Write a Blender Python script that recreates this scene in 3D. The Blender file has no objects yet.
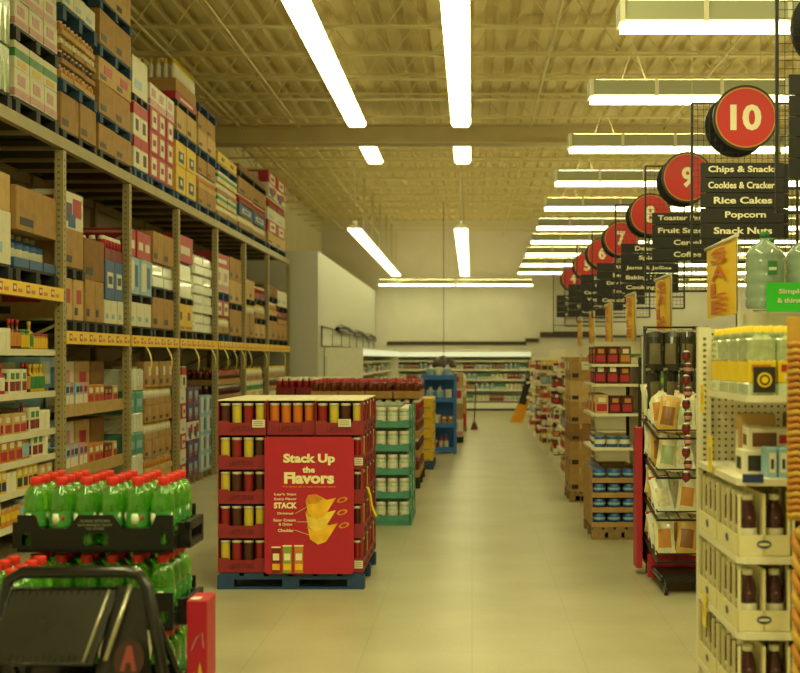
import bpy, math, random
from mathutils import Vector, Matrix
RD = random.Random(11)
sc = bpy.context.scene
COL = sc.collection
PI = math.pi

# ------------------------------------------------------------ materials
def lin(h):
    h = h.lstrip('#')
    o = []
    for i in (0, 2, 4):
        c = int(h[i:i+2], 16) / 255
        o.append(c / 12.92 if c <= .04045 else ((c + .055) / 1.055) ** 2.4)
    return (*o, 1)

MATS = {}
def mat(name, hx, rough=.55, metal=0., noise=.12, scale=14., trans=0., emit=0., bump=0., coat=0., spec=.5):
    if name in MATS: return MATS[name]
    m = bpy.data.materials.new(name); m.use_nodes = True
    nt = m.node_tree; b = nt.nodes['Principled BSDF']
    c = lin(hx)
    b.inputs['Roughness'].default_value = rough
    b.inputs['Metallic'].default_value = metal
    b.inputs['Transmission Weight'].default_value = trans
    b.inputs['Coat Weight'].default_value = coat
    b.inputs['Specular IOR Level'].default_value = spec
    if noise > 0 or bump > 0:
        tc = nt.nodes.new('ShaderNodeTexCoord')
        n = nt.nodes.new('ShaderNodeTexNoise'); n.inputs['Scale'].default_value = scale
        n.inputs['Detail'].default_value = 3
        nt.links.new(tc.outputs['Object'], n.inputs['Vector'])
        r = nt.nodes.new('ShaderNodeValToRGB')
        r.color_ramp.elements[0].position = .3; r.color_ramp.elements[1].position = .7
        r.color_ramp.elements[0].color = (*[v * (1 - noise) for v in c[:3]], 1)
        r.color_ramp.elements[1].color = (*[min(1, v * (1 + noise)) for v in c[:3]], 1)
        nt.links.new(n.outputs['Fac'], r.inputs['Fac'])
        nt.links.new(r.outputs['Color'], b.inputs['Base Color'])
        if bump > 0:
            bp = nt.nodes.new('ShaderNodeBump'); bp.inputs['Strength'].default_value = bump
            nt.links.new(n.outputs['Fac'], bp.inputs['Height']); nt.links.new(bp.outputs['Normal'], b.inputs['Normal'])
    else:
        b.inputs['Base Color'].default_value = c
    if emit > 0:
        b.inputs['Emission Color'].default_value = c
        b.inputs['Emission Strength'].default_value = emit
    MATS[name] = m
    return m

# ------------------------------------------------------------ mesh builder
class MB:
    def __init__(s): s.v = []; s.f = []; s.m = []; s.sm = []; s.mats = []
    def mi(s, m):
        if m not in s.mats: s.mats.append(m)
        return s.mats.index(m)
    def face(s, idx, m, smooth=False): s.f.append(idx); s.m.append(s.mi(m)); s.sm.append(smooth)
    def box(s, x0, y0, z0, x1, y1, z1, m):
        b = len(s.v)
        s.v += [(x0,y0,z0),(x1,y0,z0),(x1,y1,z0),(x0,y1,z0),(x0,y0,z1),(x1,y0,z1),(x1,y1,z1),(x0,y1,z1)]
        for q in ((0,3,2,1),(4,5,6,7),(0,1,5,4),(1,2,6,5),(2,3,7,6),(3,0,4,7)):
            s.face(tuple(b + i for i in q), m)
        return s
    def cbox(s, cx, cy, z0, w, d, h, m): return s.box(cx-w/2, cy-d/2, z0, cx+w/2, cy+d/2, z0+h, m)
    def rbox(s, x0, y0, z0, x1, y1, z1, m, r=.004):
        # box with chamfered upright and top edges
        b = len(s.v)
        def ring(i, z):
            return [(x0+r+i,y0+i,z),(x1-r-i,y0+i,z),(x1-i,y0+r+i,z),(x1-i,y1-r-i,z),(x1-r-i,y1-i,z),(x0+r+i,y1-i,z),(x0+i,y1-r-i,z),(x0+i,y0+r+i,z)]
        s.v += ring(0, z0) + ring(0, z1-r) + ring(r*.8, z1)
        s.face(tuple(b+i for i in range(7,-1,-1)), m)
        for k in (0, 8):
            for i in range(8):
                j = (i+1) % 8
                s.face((b+k+i, b+k+j, b+k+8+j, b+k+8+i), m)
        s.face(tuple(b+16+i for i in range(8)), m)
        return s
    def quad(s, pts, m):
        b = len(s.v); s.v += [tuple(p) for p in pts]; s.face(tuple(range(b, b+len(pts))), m); return s
    def lathe(s, prof, seg=12, cx=0, cy=0, z0=0, cap=True):
        # prof: list of (r, z, material of the band that ends here)
        b = len(s.v); n = len(prof)
        for r, z, _ in prof:
            for k in range(seg):
                a = 2*PI*k/seg; s.v.append((cx+r*math.cos(a), cy+r*math.sin(a), z0+z))
        for i in range(n-1):
            for k in range(seg):
                j = (k+1) % seg
                s.face((b+i*seg+k, b+i*seg+j, b+(i+1)*seg+j, b+(i+1)*seg+k), prof[i+1][2], True)
        if cap:
            s.face(tuple(b+k for k in range(seg-1,-1,-1)), prof[1][2])
            s.face(tuple(b+(n-1)*seg+k for k in range(seg)), prof[-1][2])
        return s
    def tube(s, pts, r, m, seg=6, closed=False):
        pts = [Vector(p) for p in pts]; n = len(pts); b = len(s.v)
        for i, p in enumerate(pts):
            if closed: t = (pts[(i+1)%n] - pts[i-1]).normalized()
            else: t = (pts[min(i+1,n-1)] - pts[max(i-1,0)]).normalized()
            u = t.cross(Vector((0,0,1)))
            if u.length < .05: u = t.cross(Vector((0,1,0)))
            u.normalize(); w = t.cross(u)
            for k in range(seg):
                a = 2*PI*k/seg + PI/4
                s.v.append(tuple(p + u*(r*math.cos(a)) + w*(r*math.sin(a))))
        for i in range(n if closed else n-1):
            i2 = (i+1) % n
            for k in range(seg):
                j = (k+1) % seg
                s.face((b+i*seg+k, b+i2*seg+k, b+i2*seg+j, b+i*seg+j), m, seg > 4)
        if not closed:
            s.face(tuple(b+k for k in range(seg)), m); s.face(tuple(b+(n-1)*seg+k for k in range(seg-1,-1,-1)), m)
        return s
    def bar(s, p, q, r, m, seg=4): return s.tube([p, q], r, m, seg)
    def prism(s, poly, ax, a0, a1, m):
        # poly in the two axes other than ax, extruded along ax from a0 to a1
        n = len(poly); b = len(s.v)
        def P(u, v, a): return {0:(a,u,v), 1:(u,a,v), 2:(u,v,a)}[ax]
        for a in (a0, a1):
            for (u, v) in poly: s.v.append(P(u, v, a))
        s.face(tuple(b+i for i in range(n)), m); s.face(tuple(b+n+i for i in range(n-1,-1,-1)), m)
        for i in range(n):
            j = (i+1) % n
            s.face((b+i, b+n+i, b+n+j, b+j), m)
        return s
    def merge(s, mesh, M, m):
        b = len(s.v)
        for v in mesh.vertices: s.v.append(tuple(M @ v.co))
        for p in mesh.polygons: s.face(tuple(b+i for i in p.vertices), m)
        return s
    def mesh(s, name):
        me = bpy.data.meshes.new(name); me.from_pydata(s.v, [], s.f)
        for m in s.mats: me.materials.append(m)
        me.polygons.foreach_set('material_index', s.m)
        me.polygons.foreach_set('use_smooth', s.sm)
        me.update()
        return me
    def build(s, name, parent=None, loc=(0,0,0), rz=0):
        return put(name, s.mesh(name), parent, loc, rz)

def put(name, me, parent=None, loc=(0,0,0), rz=0):
    o = bpy.data.objects.new(name, me); COL.objects.link(o)
    o.location = loc; o.rotation_euler = (0, 0, rz)
    if parent: o.parent = parent
    return o
def tag(o, label, cat, group=None, kind=None):
    if label: o['label'] = label
    if cat: o['category'] = cat
    if group: o['group'] = group
    if kind: o['kind'] = kind
    return o
def struct(o): o['kind'] = 'structure'; return o
def thing(name, label, cat, loc=(0,0,0), rz=0, group=None):
    o = put(name, None, None, loc, rz); return tag(o, label, cat, group)
def copy_tree(o, parent=None):
    c = o.copy(); COL.objects.link(c); c.parent = parent
    for ch in list(o.children): copy_tree(ch, c)
    return c
CACHE = {}
TEMPL = {}
def spawn(key, maker, loc, label, cat, group=None, rz=0):
    """first time builds the thing with its parts, then copies it part by part"""
    if key not in TEMPL:
        o = maker(); TEMPL[key] = o
    else:
        o = copy_tree(TEMPL[key])
        for k in ('group',):
            if k in o.keys(): del o[k]
    o.location = loc; o.rotation_euler = (0, 0, rz)
    return tag(o, label, cat, group)

TXT = {}
def text_mesh(s, size=1., bold=0., space=1.):
    k = (s, bold, space)
    if k not in TXT:
        cu = bpy.data.curves.new('lettering', 'FONT'); cu.body = s; cu.size = 1; cu.offset = bold
        cu.align_x = 'CENTER'; cu.align_y = 'CENTER'; cu.extrude = .01; cu.space_character = space; cu.resolution_u = 3
        o = bpy.data.objects.new('lettering', cu); COL.objects.link(o)
        bpy.context.view_layer.update()
        me = bpy.data.meshes.new_from_object(o.evaluated_get(bpy.context.evaluated_depsgraph_get()))
        bpy.data.objects.remove(o); bpy.data.curves.remove(cu)
        TXT[k] = me
    return TXT[k]
def text_front(mb, s, x, y, z, w, h, m, bold=0., face='-y', space=1.):
    """writing fitted into width w and height h, on a face that looks along -y (or +x)"""
    me = text_mesh(s, 1., bold, space)
    xs = [v.co.x for v in me.vertices]; ys = [v.co.y for v in me.vertices]
    sx = w / max(1e-6, max(xs)-min(xs)); sy = h / max(1e-6, max(ys)-min(ys))
    cx = (max(xs)+min(xs))/2; cy = (max(ys)+min(ys))/2
    S = Matrix.Diagonal((sx, sy, .1, 1)) @ Matrix.Translation((-cx, -cy, 0))
    Rm = Matrix.Rotation(PI/2, 4, 'X')
    if face == '+x': Rm = Matrix.Rotation(PI/2, 4, 'Z') @ Rm
    if face == '-x': Rm = Matrix.Rotation(-PI/2, 4, 'Z') @ Rm
    if face == '+y': Rm = Matrix.Rotation(PI, 4, 'Z') @ Rm
    mb.merge(me, Matrix.Translation((x, y, z)) @ Rm @ S, m)

ORD = ['first','second','third','fourth','fifth','sixth','seventh','eighth','ninth','tenth','eleventh','twelfth','thirteenth','fourteenth','fifteenth','sixteenth','seventeenth','eighteenth','nineteenth','twentieth']
def nth(i): return ORD[i] if i < 20 else 'number %d' % (i+1)

# palette
card = mat('cardboard', '#a9834f', .8, noise=.15, scale=9)
card2 = mat('cardboard_pale', '#c2a06a', .8, noise=.12, scale=9)
card3 = mat('cardboard_dark', '#8a6236', .8, noise=.15, scale=9)
tape = mat('packing_tape', '#b89a68', .35, noise=0)
white = mat('white_paint', '#e6e2d2', .5, noise=.04, scale=3)
cream = mat('cream_shelf', '#ddd6bb', .45, noise=.05, scale=4)
paper = mat('paper_white', '#d9d3bc', .6, noise=.05)
red = mat('print_red', '#ae2430', .5, noise=.08)
dred = mat('print_dark_red', '#7c1a22', .5, noise=.1)
maroon = mat('maroon', '#4a1118', .5, noise=.15)
navy = mat('print_navy', '#20305c', .5)
blue = mat('print_blue', '#305a94', .5)
lblue = mat('print_pale_blue', '#8fb4cc', .5)
green = mat('print_green', '#3a7f42', .5)
teal = mat('print_teal', '#4f9585', .5)
yellow = mat('print_yellow', '#d9b428', .5, noise=.08)
orange = mat('print_orange', '#c08030', .5, noise=.1)
pink = mat('print_pink', '#c48f94', .5)
purple = mat('print_purple', '#5d3a6e', .5)
black = mat('black_plastic', '#17171a', .35, noise=.1)
dark = mat('dark_print', '#2a2320', .5)
brown = mat('brown_print', '#6b4220', .5)
amber = mat('amber_glass', '#6a2f12', .2, noise=.1)
wrapw = mat('shrink_wrap_white', '#dfe3d4', .18, noise=.1, scale=25, bump=.3, coat=.5)
wrapg = mat('shrink_wrap_pale_green', '#c3d2b8', .18, noise=.15, scale=25, bump=.4, coat=.5)
palblue = mat('blue_pallet_paint', '#2a4a6e', .7, noise=.2)
palblack = mat('black_pallet_plastic', '#20201f', .6)
palwood = mat('pallet_wood', '#8a7048', .85, noise=.2)
steel = mat('rack_steel', '#a2946a', .5, metal=.1, noise=.08, scale=5)

# ------------------------------------------------------------ cartons
def carton_mesh(kind, w, d, h):
    k = (kind, round(w,2), round(d,2), round(h,2))
    if k in CACHE: return CACHE[k]
    b = MB(); X, Y = w/2, d/2
    e = .0015
    def band(z0, z1, m):   # printed band all round
        b.box(-X-e, -Y-e, z0, X+e, Y+e, z1, m)
    def pan(u0, u1, z0, z1, m, q=1):   # printed panel on the two faces seen and their backs
        for sx in (-1, 1): b.box(min(sx*X, sx*(X+2*e*q)), -Y+d*u0, z0, max(sx*X, sx*(X+2*e*q)), -Y+d*u1, z1, m)
        for sy in (-1, 1): b.box(-X+w*u0, min(sy*Y, sy*(Y+2*e*q)), z0, -X+w*u1, max(sy*Y, sy*(Y+2*e*q)), z1, m)
    def flapped(m, t=tape):
        b.rbox(-X, -Y, 0, X, Y, h, m)
        b.box(-X*.12, -Y-e, h*.72, X*.12, Y+e, h+e, t)
        pan(.08, .4, h*.12, h*.3, dark if m is not dark else paper, 1)
    if kind == 'brown': flapped(card)
    elif kind == 'pale': flapped(card2)
    elif kind == 'deep': flapped(card3)
    elif kind == 'brownlabel':
        flapped(card); pan(.55, .9, h*.45, h*.8, paper)
    elif kind == 'brownred':
        flapped(card2); pan(.3, .75, h*.4, h*.75, red)
    elif kind == 'white':
        b.rbox(-X, -Y, 0, X, Y, h, paper); pan(.15, .6, h*.2, h*.4, lblue)
    elif kind == 'whitered':
        b.rbox(-X, -Y, 0, X, Y, h, red); pan(.22, .8, h*.1, h*.85, paper); pan(.35, .65, h*.35, h*.6, dred, 2)
    elif kind == 'redtop':
        b.rbox(-X, -Y, 0, X, Y, h, paper); band(h*.62, h-.01, red); pan(.3, .7, h*.15, h*.5, maroon)
    elif kind == 'red':
        b.rbox(-X, -Y, 0, X, Y, h, red); pan(.2, .8, h*.3, h*.6, paper)
    elif kind == 'redcans':
        b.rbox(-X, -Y, 0, X, Y, h*.45, dred)
        n = max(2, int(d/.09)); k2 = max(2, int(w/.09))
        for i in range(n):
            for sx in (-1, 1): b.lathe([(.04,h*.4,red),(.04,h*.8,red),(.03,h*.95,paper)], 8, sx*(X-.045), -Y+(i+.5)*d/n)
        for i in range(k2): b.lathe([(.04,h*.4,red),(.04,h*.8,red),(.03,h*.95,paper)], 8, -X+(i+.5)*w/k2, -Y+.045)
        b.box(-X+.08, -Y+.08, 0, X-.08, Y-.08, h*.9, maroon)
    elif kind == 'pinkwhite':
        b.rbox(-X, -Y, 0, X, Y, h, paper); band(h*.05, h*.3, pink); pan(.2, .7, h*.45, h*.8, pink)
    elif kind == 'multi':
        b.rbox(-X, -Y, 0, X, Y, h, paper); pan(.1, .45, h*.2, h*.7, purple); pan(.5, .9, h*.35, h*.85, red); pan(.3,.6,h*.05,h*.4,blue,2)
    elif kind == 'greenwhite':
        b.rbox(-X, -Y, 0, X, Y, h, paper); band(h*.4, h*.72, green); pan(.2,.8,h*.1,h*.3,yellow)
    elif kind == 'yellow':
        b.rbox(-X, -Y, 0, X, Y, h, yellow); pan(.25, .75, h*.15, h*.6, navy); pan(.4,.6,h*.3,h*.5,paper,2)
    elif kind == 'yellowplain':
        b.rbox(-X, -Y, 0, X, Y, h, yellow); pan(.1, .9, h*.06, h*.16, card); pan(.35,.65,h*.4,h*.7,brown)
    elif kind == 'blue':
        b.rbox(-X, -Y, 0, X, Y, h, blue); pan(.2, .8, h*.3, h*.7, paper); pan(.3,.7,h*.4,h*.6,navy,2)
    elif kind == 'bluewhite':
        b.rbox(-X, -Y, 0, X, Y, h, lblue); pan(.1,.5,h*.1,h*.9,paper); pan(.6,.85,h*.2,h*.8,blue)
    elif kind == 'purple':
        b.rbox(-X, -Y, 0, X, Y, h, purple); pan(.2,.7,h*.3,h*.75,lblue); pan(.3,.5,h*.1,h*.5,orange,2)
    elif kind == 'tealpack':
        b.rbox(-X, -Y, 0, X, Y, h, teal, r=.02); pan(.2,.8,h*.25,h*.6,lblue)
    elif kind == 'whitepack':
        b.rbox(-X, -Y, 0, X, Y, h, wrapw, r=.02); pan(.15,.3,h*.2,h*.7,paper)
    elif kind == 'sack':
        b.rbox(-X, -Y, 0, X, Y, h*.5, wrapw, r=.03); b.rbox(-X+.01, -Y+.01, h*.5, X-.01, Y-.01, h, wrapw, r=.035)
    elif kind == 'film':
        b.rbox(-X, -Y, 0, X, Y, h, wrapg, r=.02)
        n = max(2, int(d/.1))
        for i in range(n): b.lathe([(.045,0,wrapg),(.045,h*.6,wrapg),(.02,h*.97,wrapw)], 8, X-.03, -Y+(i+.5)*d/n)
    elif kind in ('jars', 'darkjars', 'juicecase', 'cream'):
        c1, c2, c3 = {'jars':(card2, orange, paper), 'darkjars':(card, maroon, paper), 'juicecase':(card, amber, red), 'cream':(card, paper, yellow)}[kind]
        b.rbox(-X, -Y, 0, X, Y, h*.38, c1, r=.003)
        n = max(2, int(d/.085)); k2 = max(2, int(w/.085))
        pr = [(.036,h*.3,c2),(.036,h*.74,c2),(.02,h*.82,c2),(.022,h*.97,c3)]
        for i in range(n):
            for sx in (-1, 1): b.lathe(pr, 8, sx*(X-.04), -Y+(i+.5)*d/n)
        for i in range(k2): b.lathe(pr, 8, -X+(i+.5)*w/k2, -Y+.04)
        b.box(-X+.075, -Y+.075, 0, X-.075, Y-.075, h*.8, c2)
    elif kind == 'bluejugs':
        b.rbox(-X, -Y, 0, X, Y, h*.25, blue, r=.003)
        for sy in (-.5, .5):
            for sx in (-.5, .5):
                b.lathe([(.1,h*.1,blue),(.1,h*.55,paper),(.1,h*.7,blue),(.03,h*.85,blue),(.035,h*.98,paper)], 10, sx*X, sy*Y)
    me = b.mesh('carton'); CACHE[k] = me
    return me
KIND = {'brown':('brown carton','box'), 'pale':('pale tan carton','box'), 'deep':('dark brown carton','box'),
 'brownlabel':('white labelled brown carton','box'), 'brownred':('red printed tan carton','box'), 'white':('plain white carton','box'),
 'whitered':('red and white carton','box'), 'redtop':('red topped white carton','box'), 'red':('red carton','box'), 'redcans':('red case of cans','case'),
 'pinkwhite':('white and pink carton','box'), 'multi':('multicoloured white carton','box'), 'greenwhite':('green banded carton','box'),
 'yellow':('navy panelled yellow carton','box'), 'yellowplain':('yellow carton','box'), 'blue':('blue carton','box'), 'bluewhite':('pale blue carton','box'),
 'purple':('purple carton','box'), 'tealpack':('teal wrapped pack','pack'), 'whitepack':('white wrapped pack','pack'), 'sack':('white plastic sack','sack'),
 'film':('film wrapped bottle case','case'), 'jars':('case of orange jars','case'), 'darkjars':('case of dark jars','case'),
 'juicecase':('case of amber bottles','case'), 'cream':('case of cream jars','case'), 'bluejugs':('case of blue jugs','case')}
def nm(kind): return {'case':'bottle_case','pack':'wrapped_pack','sack':'plastic_sack','box':'carton'}[KIND[kind][1]]

def pallet_mesh(w, d, h, m):
    k = ('pallet', round(w,2), round(d,2), round(h,2), m.name)
    if k in CACHE: return CACHE[k]
    b = MB()
    n = max(4, int(w/.16))
    for i in range(n):
        x = -w/2 + (i+.5)*w/n
        b.box(x-w/n*.4, -d/2, h*.82, x+w/n*.4, d/2, h, m)
    for j in (-1, 0, 1):
        y = j*(d/2-.05)
        b.box(-w/2, y-.05, h*.62, w/2, y+.05, h*.82, m)
        b.box(-w/2, y-.05, 0, w/2, y+.05, h*.14, m)
        for i in (-1, 0, 1):
            x = i*(w/2-.06)
            b.box(x-.06, y-.05, h*.14, x+.06, y+.05, h*.62, m)
    me = b.mesh('pallet'); CACHE[k] = me
    return me
PAL = {'pblue':(palblue,'blue'), 'pblack':(palblack,'black'), 'pwood':(palwood,'bare wooden')}

def stack(desc, y0, y1, x0, x1, z0, ny, nx, tiers, jit=.03, group=None):
    """tiers bottom to top; each (kind, height) or (kind, height, ny, nx)"""
    z = z0; t = 0; pn = 0
    ntier = sum(1 for q in tiers if q[0] not in PAL)
    aisle = x0 > -3.3
    if x0 < -3.3 and y0 > 18: ny = min(ny, 3)
    if x0 < -3.3 and 1.5 < z0 < 3 and y0 > 13.9: ny = min(ny, 2)
    if x0 < -3.3 and z0 > 3 and ny > 2 and y0 > 16: ny -= 1
    for q in tiers:
        kind, h = q[0], q[1]
        if kind in PAL:
            m, cn = PAL[kind]
            o = put('pallet', pallet_mesh(x1-x0, y1-y0, h, m), None, ((x0+x1)/2, (y0+y1)/2, z))
            tag(o, '%s pallet %s %s' % (cn, 'at the foot of' if t == 0 else 'above the %s tier of' % nth(t-1), desc), 'pallet', 'pallets of the storage rack and floor stacks')
            z += h + .001; continue
        a, c = (q[2], q[3]) if len(q) > 3 else (ny, nx)
        dy = (y1-y0)/a; dx = (x1-x0)/c
        hm = h - .004
        for i in range(a):
            for j in range(c):
                me = carton_mesh(kind, dx-.016, dy-.016, hm)
                o = put(nm(kind), me, None, (x0+(j+.5)*dx - RD.uniform(0,.012)*(x0 < -3.3), y0+(i+.5)*dy, z), RD.uniform(-jit, jit)*.6)
                tn = 'only' if ntier == 1 else ('bottom' if t == 0 else ('top' if t == ntier-1 else nth(t)))
                pos = '' if a == 1 else (' near end' if i == 0 else (' far end' if i == a-1 else (' middle' if a == 3 else ' %s place' % nth(i))))
                sd = '' if c == 1 else (' aisle side' if (j == c-1) == (x0 < 0) else (' wall side' if c == 2 or j in (0, c-1) else ' %s row in' % nth(j)))
                if c > 1 and x0 > -3: sd = ' left' if j == 0 else (' right' if j == c-1 else ' centre')
                if c > 3 and 0 < j < c-1: sd = ' column %s' % nth(j)
                lab = '%s, %s tier%s%s, %s' % (KIND[kind][0], tn, pos, sd, desc)
                tag(o, lab, KIND[kind][1], group or desc)
        z += h; t += 1
    return z
# ============================================================ THE SHELL
def floor_mat():
    m = bpy.data.materials.new('polished_floor'); m.use_nodes = True; nt = m.node_tree; b = nt.nodes['Principled BSDF']
    tc = nt.nodes.new('ShaderNodeTexCoord')
    n = nt.nodes.new('ShaderNodeTexNoise'); n.inputs['Scale'].default_value = 1.3; n.inputs['Detail'].default_value = 8
    n2 = nt.nodes.new('ShaderNodeTexNoise'); n2.inputs['Scale'].default_value = 60; n2.inputs['Detail'].default_value = 2
    nt.links.new(tc.outputs['Object'], n.inputs['Vector']); nt.links.new(tc.outputs['Object'], n2.inputs['Vector'])
    mx = nt.nodes.new('ShaderNodeMix'); mx.data_type = 'FLOAT'; mx.inputs[0].default_value = .35
    nt.links.new(n.outputs['Fac'], mx.inputs[2]); nt.links.new(n2.outputs['Fac'], mx.inputs[3])
    r = nt.nodes.new('ShaderNodeValToRGB')
    r.color_ramp.elements[0].position = .35; r.color_ramp.elements[1].position = .65
    r.color_ramp.elements[0].color = lin('#a39c7e'); r.color_ramp.elements[1].color = lin('#b8b296')
    nt.links.new(mx.outputs[0], r.inputs['Fac'])
    br = nt.nodes.new('ShaderNodeTexBrick'); br.offset = 0; br.inputs['Scale'].default_value = 1
    br.inputs['Brick Width'].default_value = .61; br.inputs['Row Height'].default_value = .61; br.inputs['Mortar Size'].default_value = .004
    br.inputs['Color1'].default_value = (1,1,1,1); br.inputs['Color2'].default_value = (.96,.96,.95,1); br.inputs['Mortar'].default_value = (.8,.8,.78,1)
    nt.links.new(tc.outputs['Object'], br.inputs['Vector'])
    mm = nt.nodes.new('ShaderNodeMixRGB'); mm.blend_type = 'MULTIPLY'; mm.inputs[0].default_value = .8
    nt.links.new(r.outputs['Color'], mm.inputs[1]); nt.links.new(br.outputs['Color'], mm.inputs[2])
    nt.links.new(mm.outputs[0], b.inputs['Base Color'])
    b.inputs['Roughness'].default_value = .33; b.inputs['Specular IOR Level'].default_value = .45
    return m
def deck_mat():
    m = bpy.data.materials.new('corrugated_deck'); m.use_nodes = True; nt = m.node_tree; b = nt.nodes['Principled BSDF']
    tc = nt.nodes.new('ShaderNodeTexCoord')
    n = nt.nodes.new('ShaderNodeTexNoise'); n.inputs['Scale'].default_value = 2; n.inputs['Detail'].default_value = 5
    nt.links.new(tc.outputs['Object'], n.inputs['Vector'])
    r = nt.nodes.new('ShaderNodeValToRGB'); r.color_ramp.elements[0].color = lin('#c9ba84'); r.color_ramp.elements[1].color = lin('#d6c892')
    nt.links.new(n.outputs['Fac'], r.inputs['Fac']); nt.links.new(r.outputs['Color'], b.inputs['Base Color'])
    b.inputs['Roughness'].default_value = .7
    return m
fm = floor_mat()
b = MB(); b.box(-4.9, -2, -.1, 12.5, 42.2, 0, fm); struct(b.build('floor'))
dm = deck_mat()
b = MB()   # corrugated deck: ribs run front to back
x = -4.9
poly = []
while x < 12.5:
    poly += [(x, 6.16), (x+.1, 6.16), (x+.13, 6.1), (x+.27, 6.1)]; x += .3
poly += [(12.5, 6.16), (12.5, 6.3), (-4.9, 6.3)]
for i in range(len(poly)-3):
    (u0, v0), (u1, v1) = poly[i], poly[i+1]
    b.quad([(u0,-2,v0),(u1,-2,v1),(u1,42.2,v1),(u0,42.2,v0)], dm)
b.box(-4.9, -2, 6.2, 12.5, 42.2, 6.3, dm)
struct(b.build('ceiling'))
wallm = mat('wall_paint', '#d2cdc2', .75, noise=.05, scale=1.5)
wallL = mat('wall_paint_left', '#cfc9aa', .75, noise=.05, scale=1.5)
b = MB(); b.box(-4.9, 42, 0, 12.5, 42.2, 6.1, wallm); struct(b.build('wall_back'))
b = MB(); b.box(-5.0, -2, 0, -4.85, 42, 6.1, wallL); struct(b.build('wall_left'))
b = MB(); b.box(12.4, -2, 0, 12.55, 42, 6.1, wallm); struct(b.build('wall_right'))
b = MB(); b.box(-4.9, -2.15, 0, 12.5, -2, 6.1, wallm); struct(b.build('wall_front'))
b = MB(); b.box(-4.84, 26.15, 0, -3.1, 41.99, 3.82, mat('storeroom_paint', '#c4c3ba', .7, noise=.03)); struct(b.build('wall_storeroom'))
# roof joists: open web trusses across the shop
jm = mat('joist_paint', '#d2c694', .6, noise=.06, scale=2)
jb = MB()
W0, W1 = -4.84, 12.38
for z in (5.62, 6.0):
    jb.box(W0, -.045, z, W1, .045, z+.03, jm)
n = 34
for i in range(n):
    xa = W0 + i*(W1-W0)/n; xb = W0 + (i+1)*(W1-W0)/n; xm = (xa+xb)/2
    jb.bar((xa,0,6.0), (xm,0,5.64), .009, jm); jb.bar((xm,0,5.64), (xb,0,6.0), .009, jm)
jmesh = jb.mesh('ceiling_joist')
k = 0
for i in range(22):
    y = 9.8 + 1.46*i
    if 22.2 < y < 23.3: continue
    k += 1
    o = put('trim_%d' % k, jmesh, None, (0, y, 0)); struct(o)
# deep girder across the shop
b = MB(); gm = mat('girder_paint', '#c4b588', .65, noise=.08, scale=2)
b.box(W0, 22.55, 5.4, W1, 22.75, 5.68, gm); b.box(W0, 22.45, 5.375, W1, 22.85, 5.4, gm); b.box(W0, 22.45, 5.68, W1, 22.85, 5.71, gm)
struct(b.build('trim_40'))
# bridging lines under the joists, front to back
for q, xx in enumerate((-3.95, -2.95, 1.0, 3.3, 5.6, 8.2)):
    b = MB(); b.bar((xx, 8, 5.6), (xx, 22.4, 5.6), .018, jm, 6); b.bar((xx, 22.9, 5.6), (xx, 41.9, 5.6), .018, jm, 6)
    struct(b.build('trim_%d' % (41+q)))
# dark rail high on the back wall and the two pieces to its right
b = MB(); b.box(-2.75, 41.94, 2.08, 1.75, 41.995, 2.2, mat('rail_brown', '#3a2a1c', .5)); struct(b.build('trim_50'))
b = MB(); b.box(1.72, 41.9, 2.17, 2.15, 41.995, 2.3, mat('rail_brown', '#3a2a1c')); b.box(2.2, 41.9, 2.33, 3.9, 41.995, 2.5, mat('rail_brown', '#3a2a1c')); struct(b.build('trim_51'))
b = MB(); b.box(4.0, 41.9, 2.33, 12.3, 41.995, 2.4, mat('rail_brown', '#3a2a1c')); struct(b.build('trim_52'))
# wire frame rail along the storeroom wall
rb = mat('rail_brown', '#3a2a1c')
t = thing('wall_rail_frame', 'long dark wire frame rail along the pale storeroom wall at the back', 'rail', (-3.07, 26.4, 1.9))
b = MB()
b.bar((.02,0,.4), (.02,14.6,.32), .02, rb); b.bar((.02,0,0), (.02,14.6,.05), .018, rb); b.bar((.02,0,0), (.02,0,.4), .02, rb)
for i in range(1, 8): b.bar((.02,i*2.0,.02), (.02,i*2.0,.36), .012, rb)
b.build('frame', t)
b = MB()
for i in range(3):
    y = 2.6 + 3.9*i; z = .44 - .03*i
    b.tube([(.06,y,z-.03),(.06,y+1,z+.05),(.06,y+2.6,z+.04),(.06,y+3.7,z-.02),(.06,y+3.8,z-.07),(.06,y+2,z-.08),(.06,y+.5,z-.07)], .045, rb, 5, closed=True)
b.build('scrollwork', t)

# ============================================================ LIGHTING
lampm = mat('fluorescent_tube_glow', '#fffcb8', .5, noise=0, emit=7.)
lampu = mat('added_ceiling_glow', '#fff2a8', .5, noise=0, emit=7.)  # glow added on the lamp tops to brighten the ceiling
lampw = mat('lamp_housing_white', '#e4dfc8', .4, noise=0)
difm = mat('lamp_side_diffuser', '#aaab92', .4, noise=0)
stemm = mat('lamp_stem', '#c8bd98', .5, noise=0)
def strip_lamp():      # surface strip, long side front to back
    t = thing('strip_light', '', 'ceiling light')
    b = MB(); b.prism([(-.165,.05),(-.12,.11),(.12,.11),(.165,.05)], 1, 0, 2.4, lampw); b.build('housing', t)
    b = MB(); b.prism([(-.16,.048),(-.12,0),(.12,0),(.16,.048)], 1, .01, 2.39, lampm); b.build('diffuser', t)
    b = MB(); b.quad([(-.05,.2,.1105),(.05,.2,.1105),(.05,2.2,.1105),(-.05,2.2,.1105)], mat('added_strip_glow', '#fff2a8', .5, noise=0, emit=3.)); b.build('added_uplight', t)  # glowing slot added on top to light the deck above
    return t
n = 0
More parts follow.
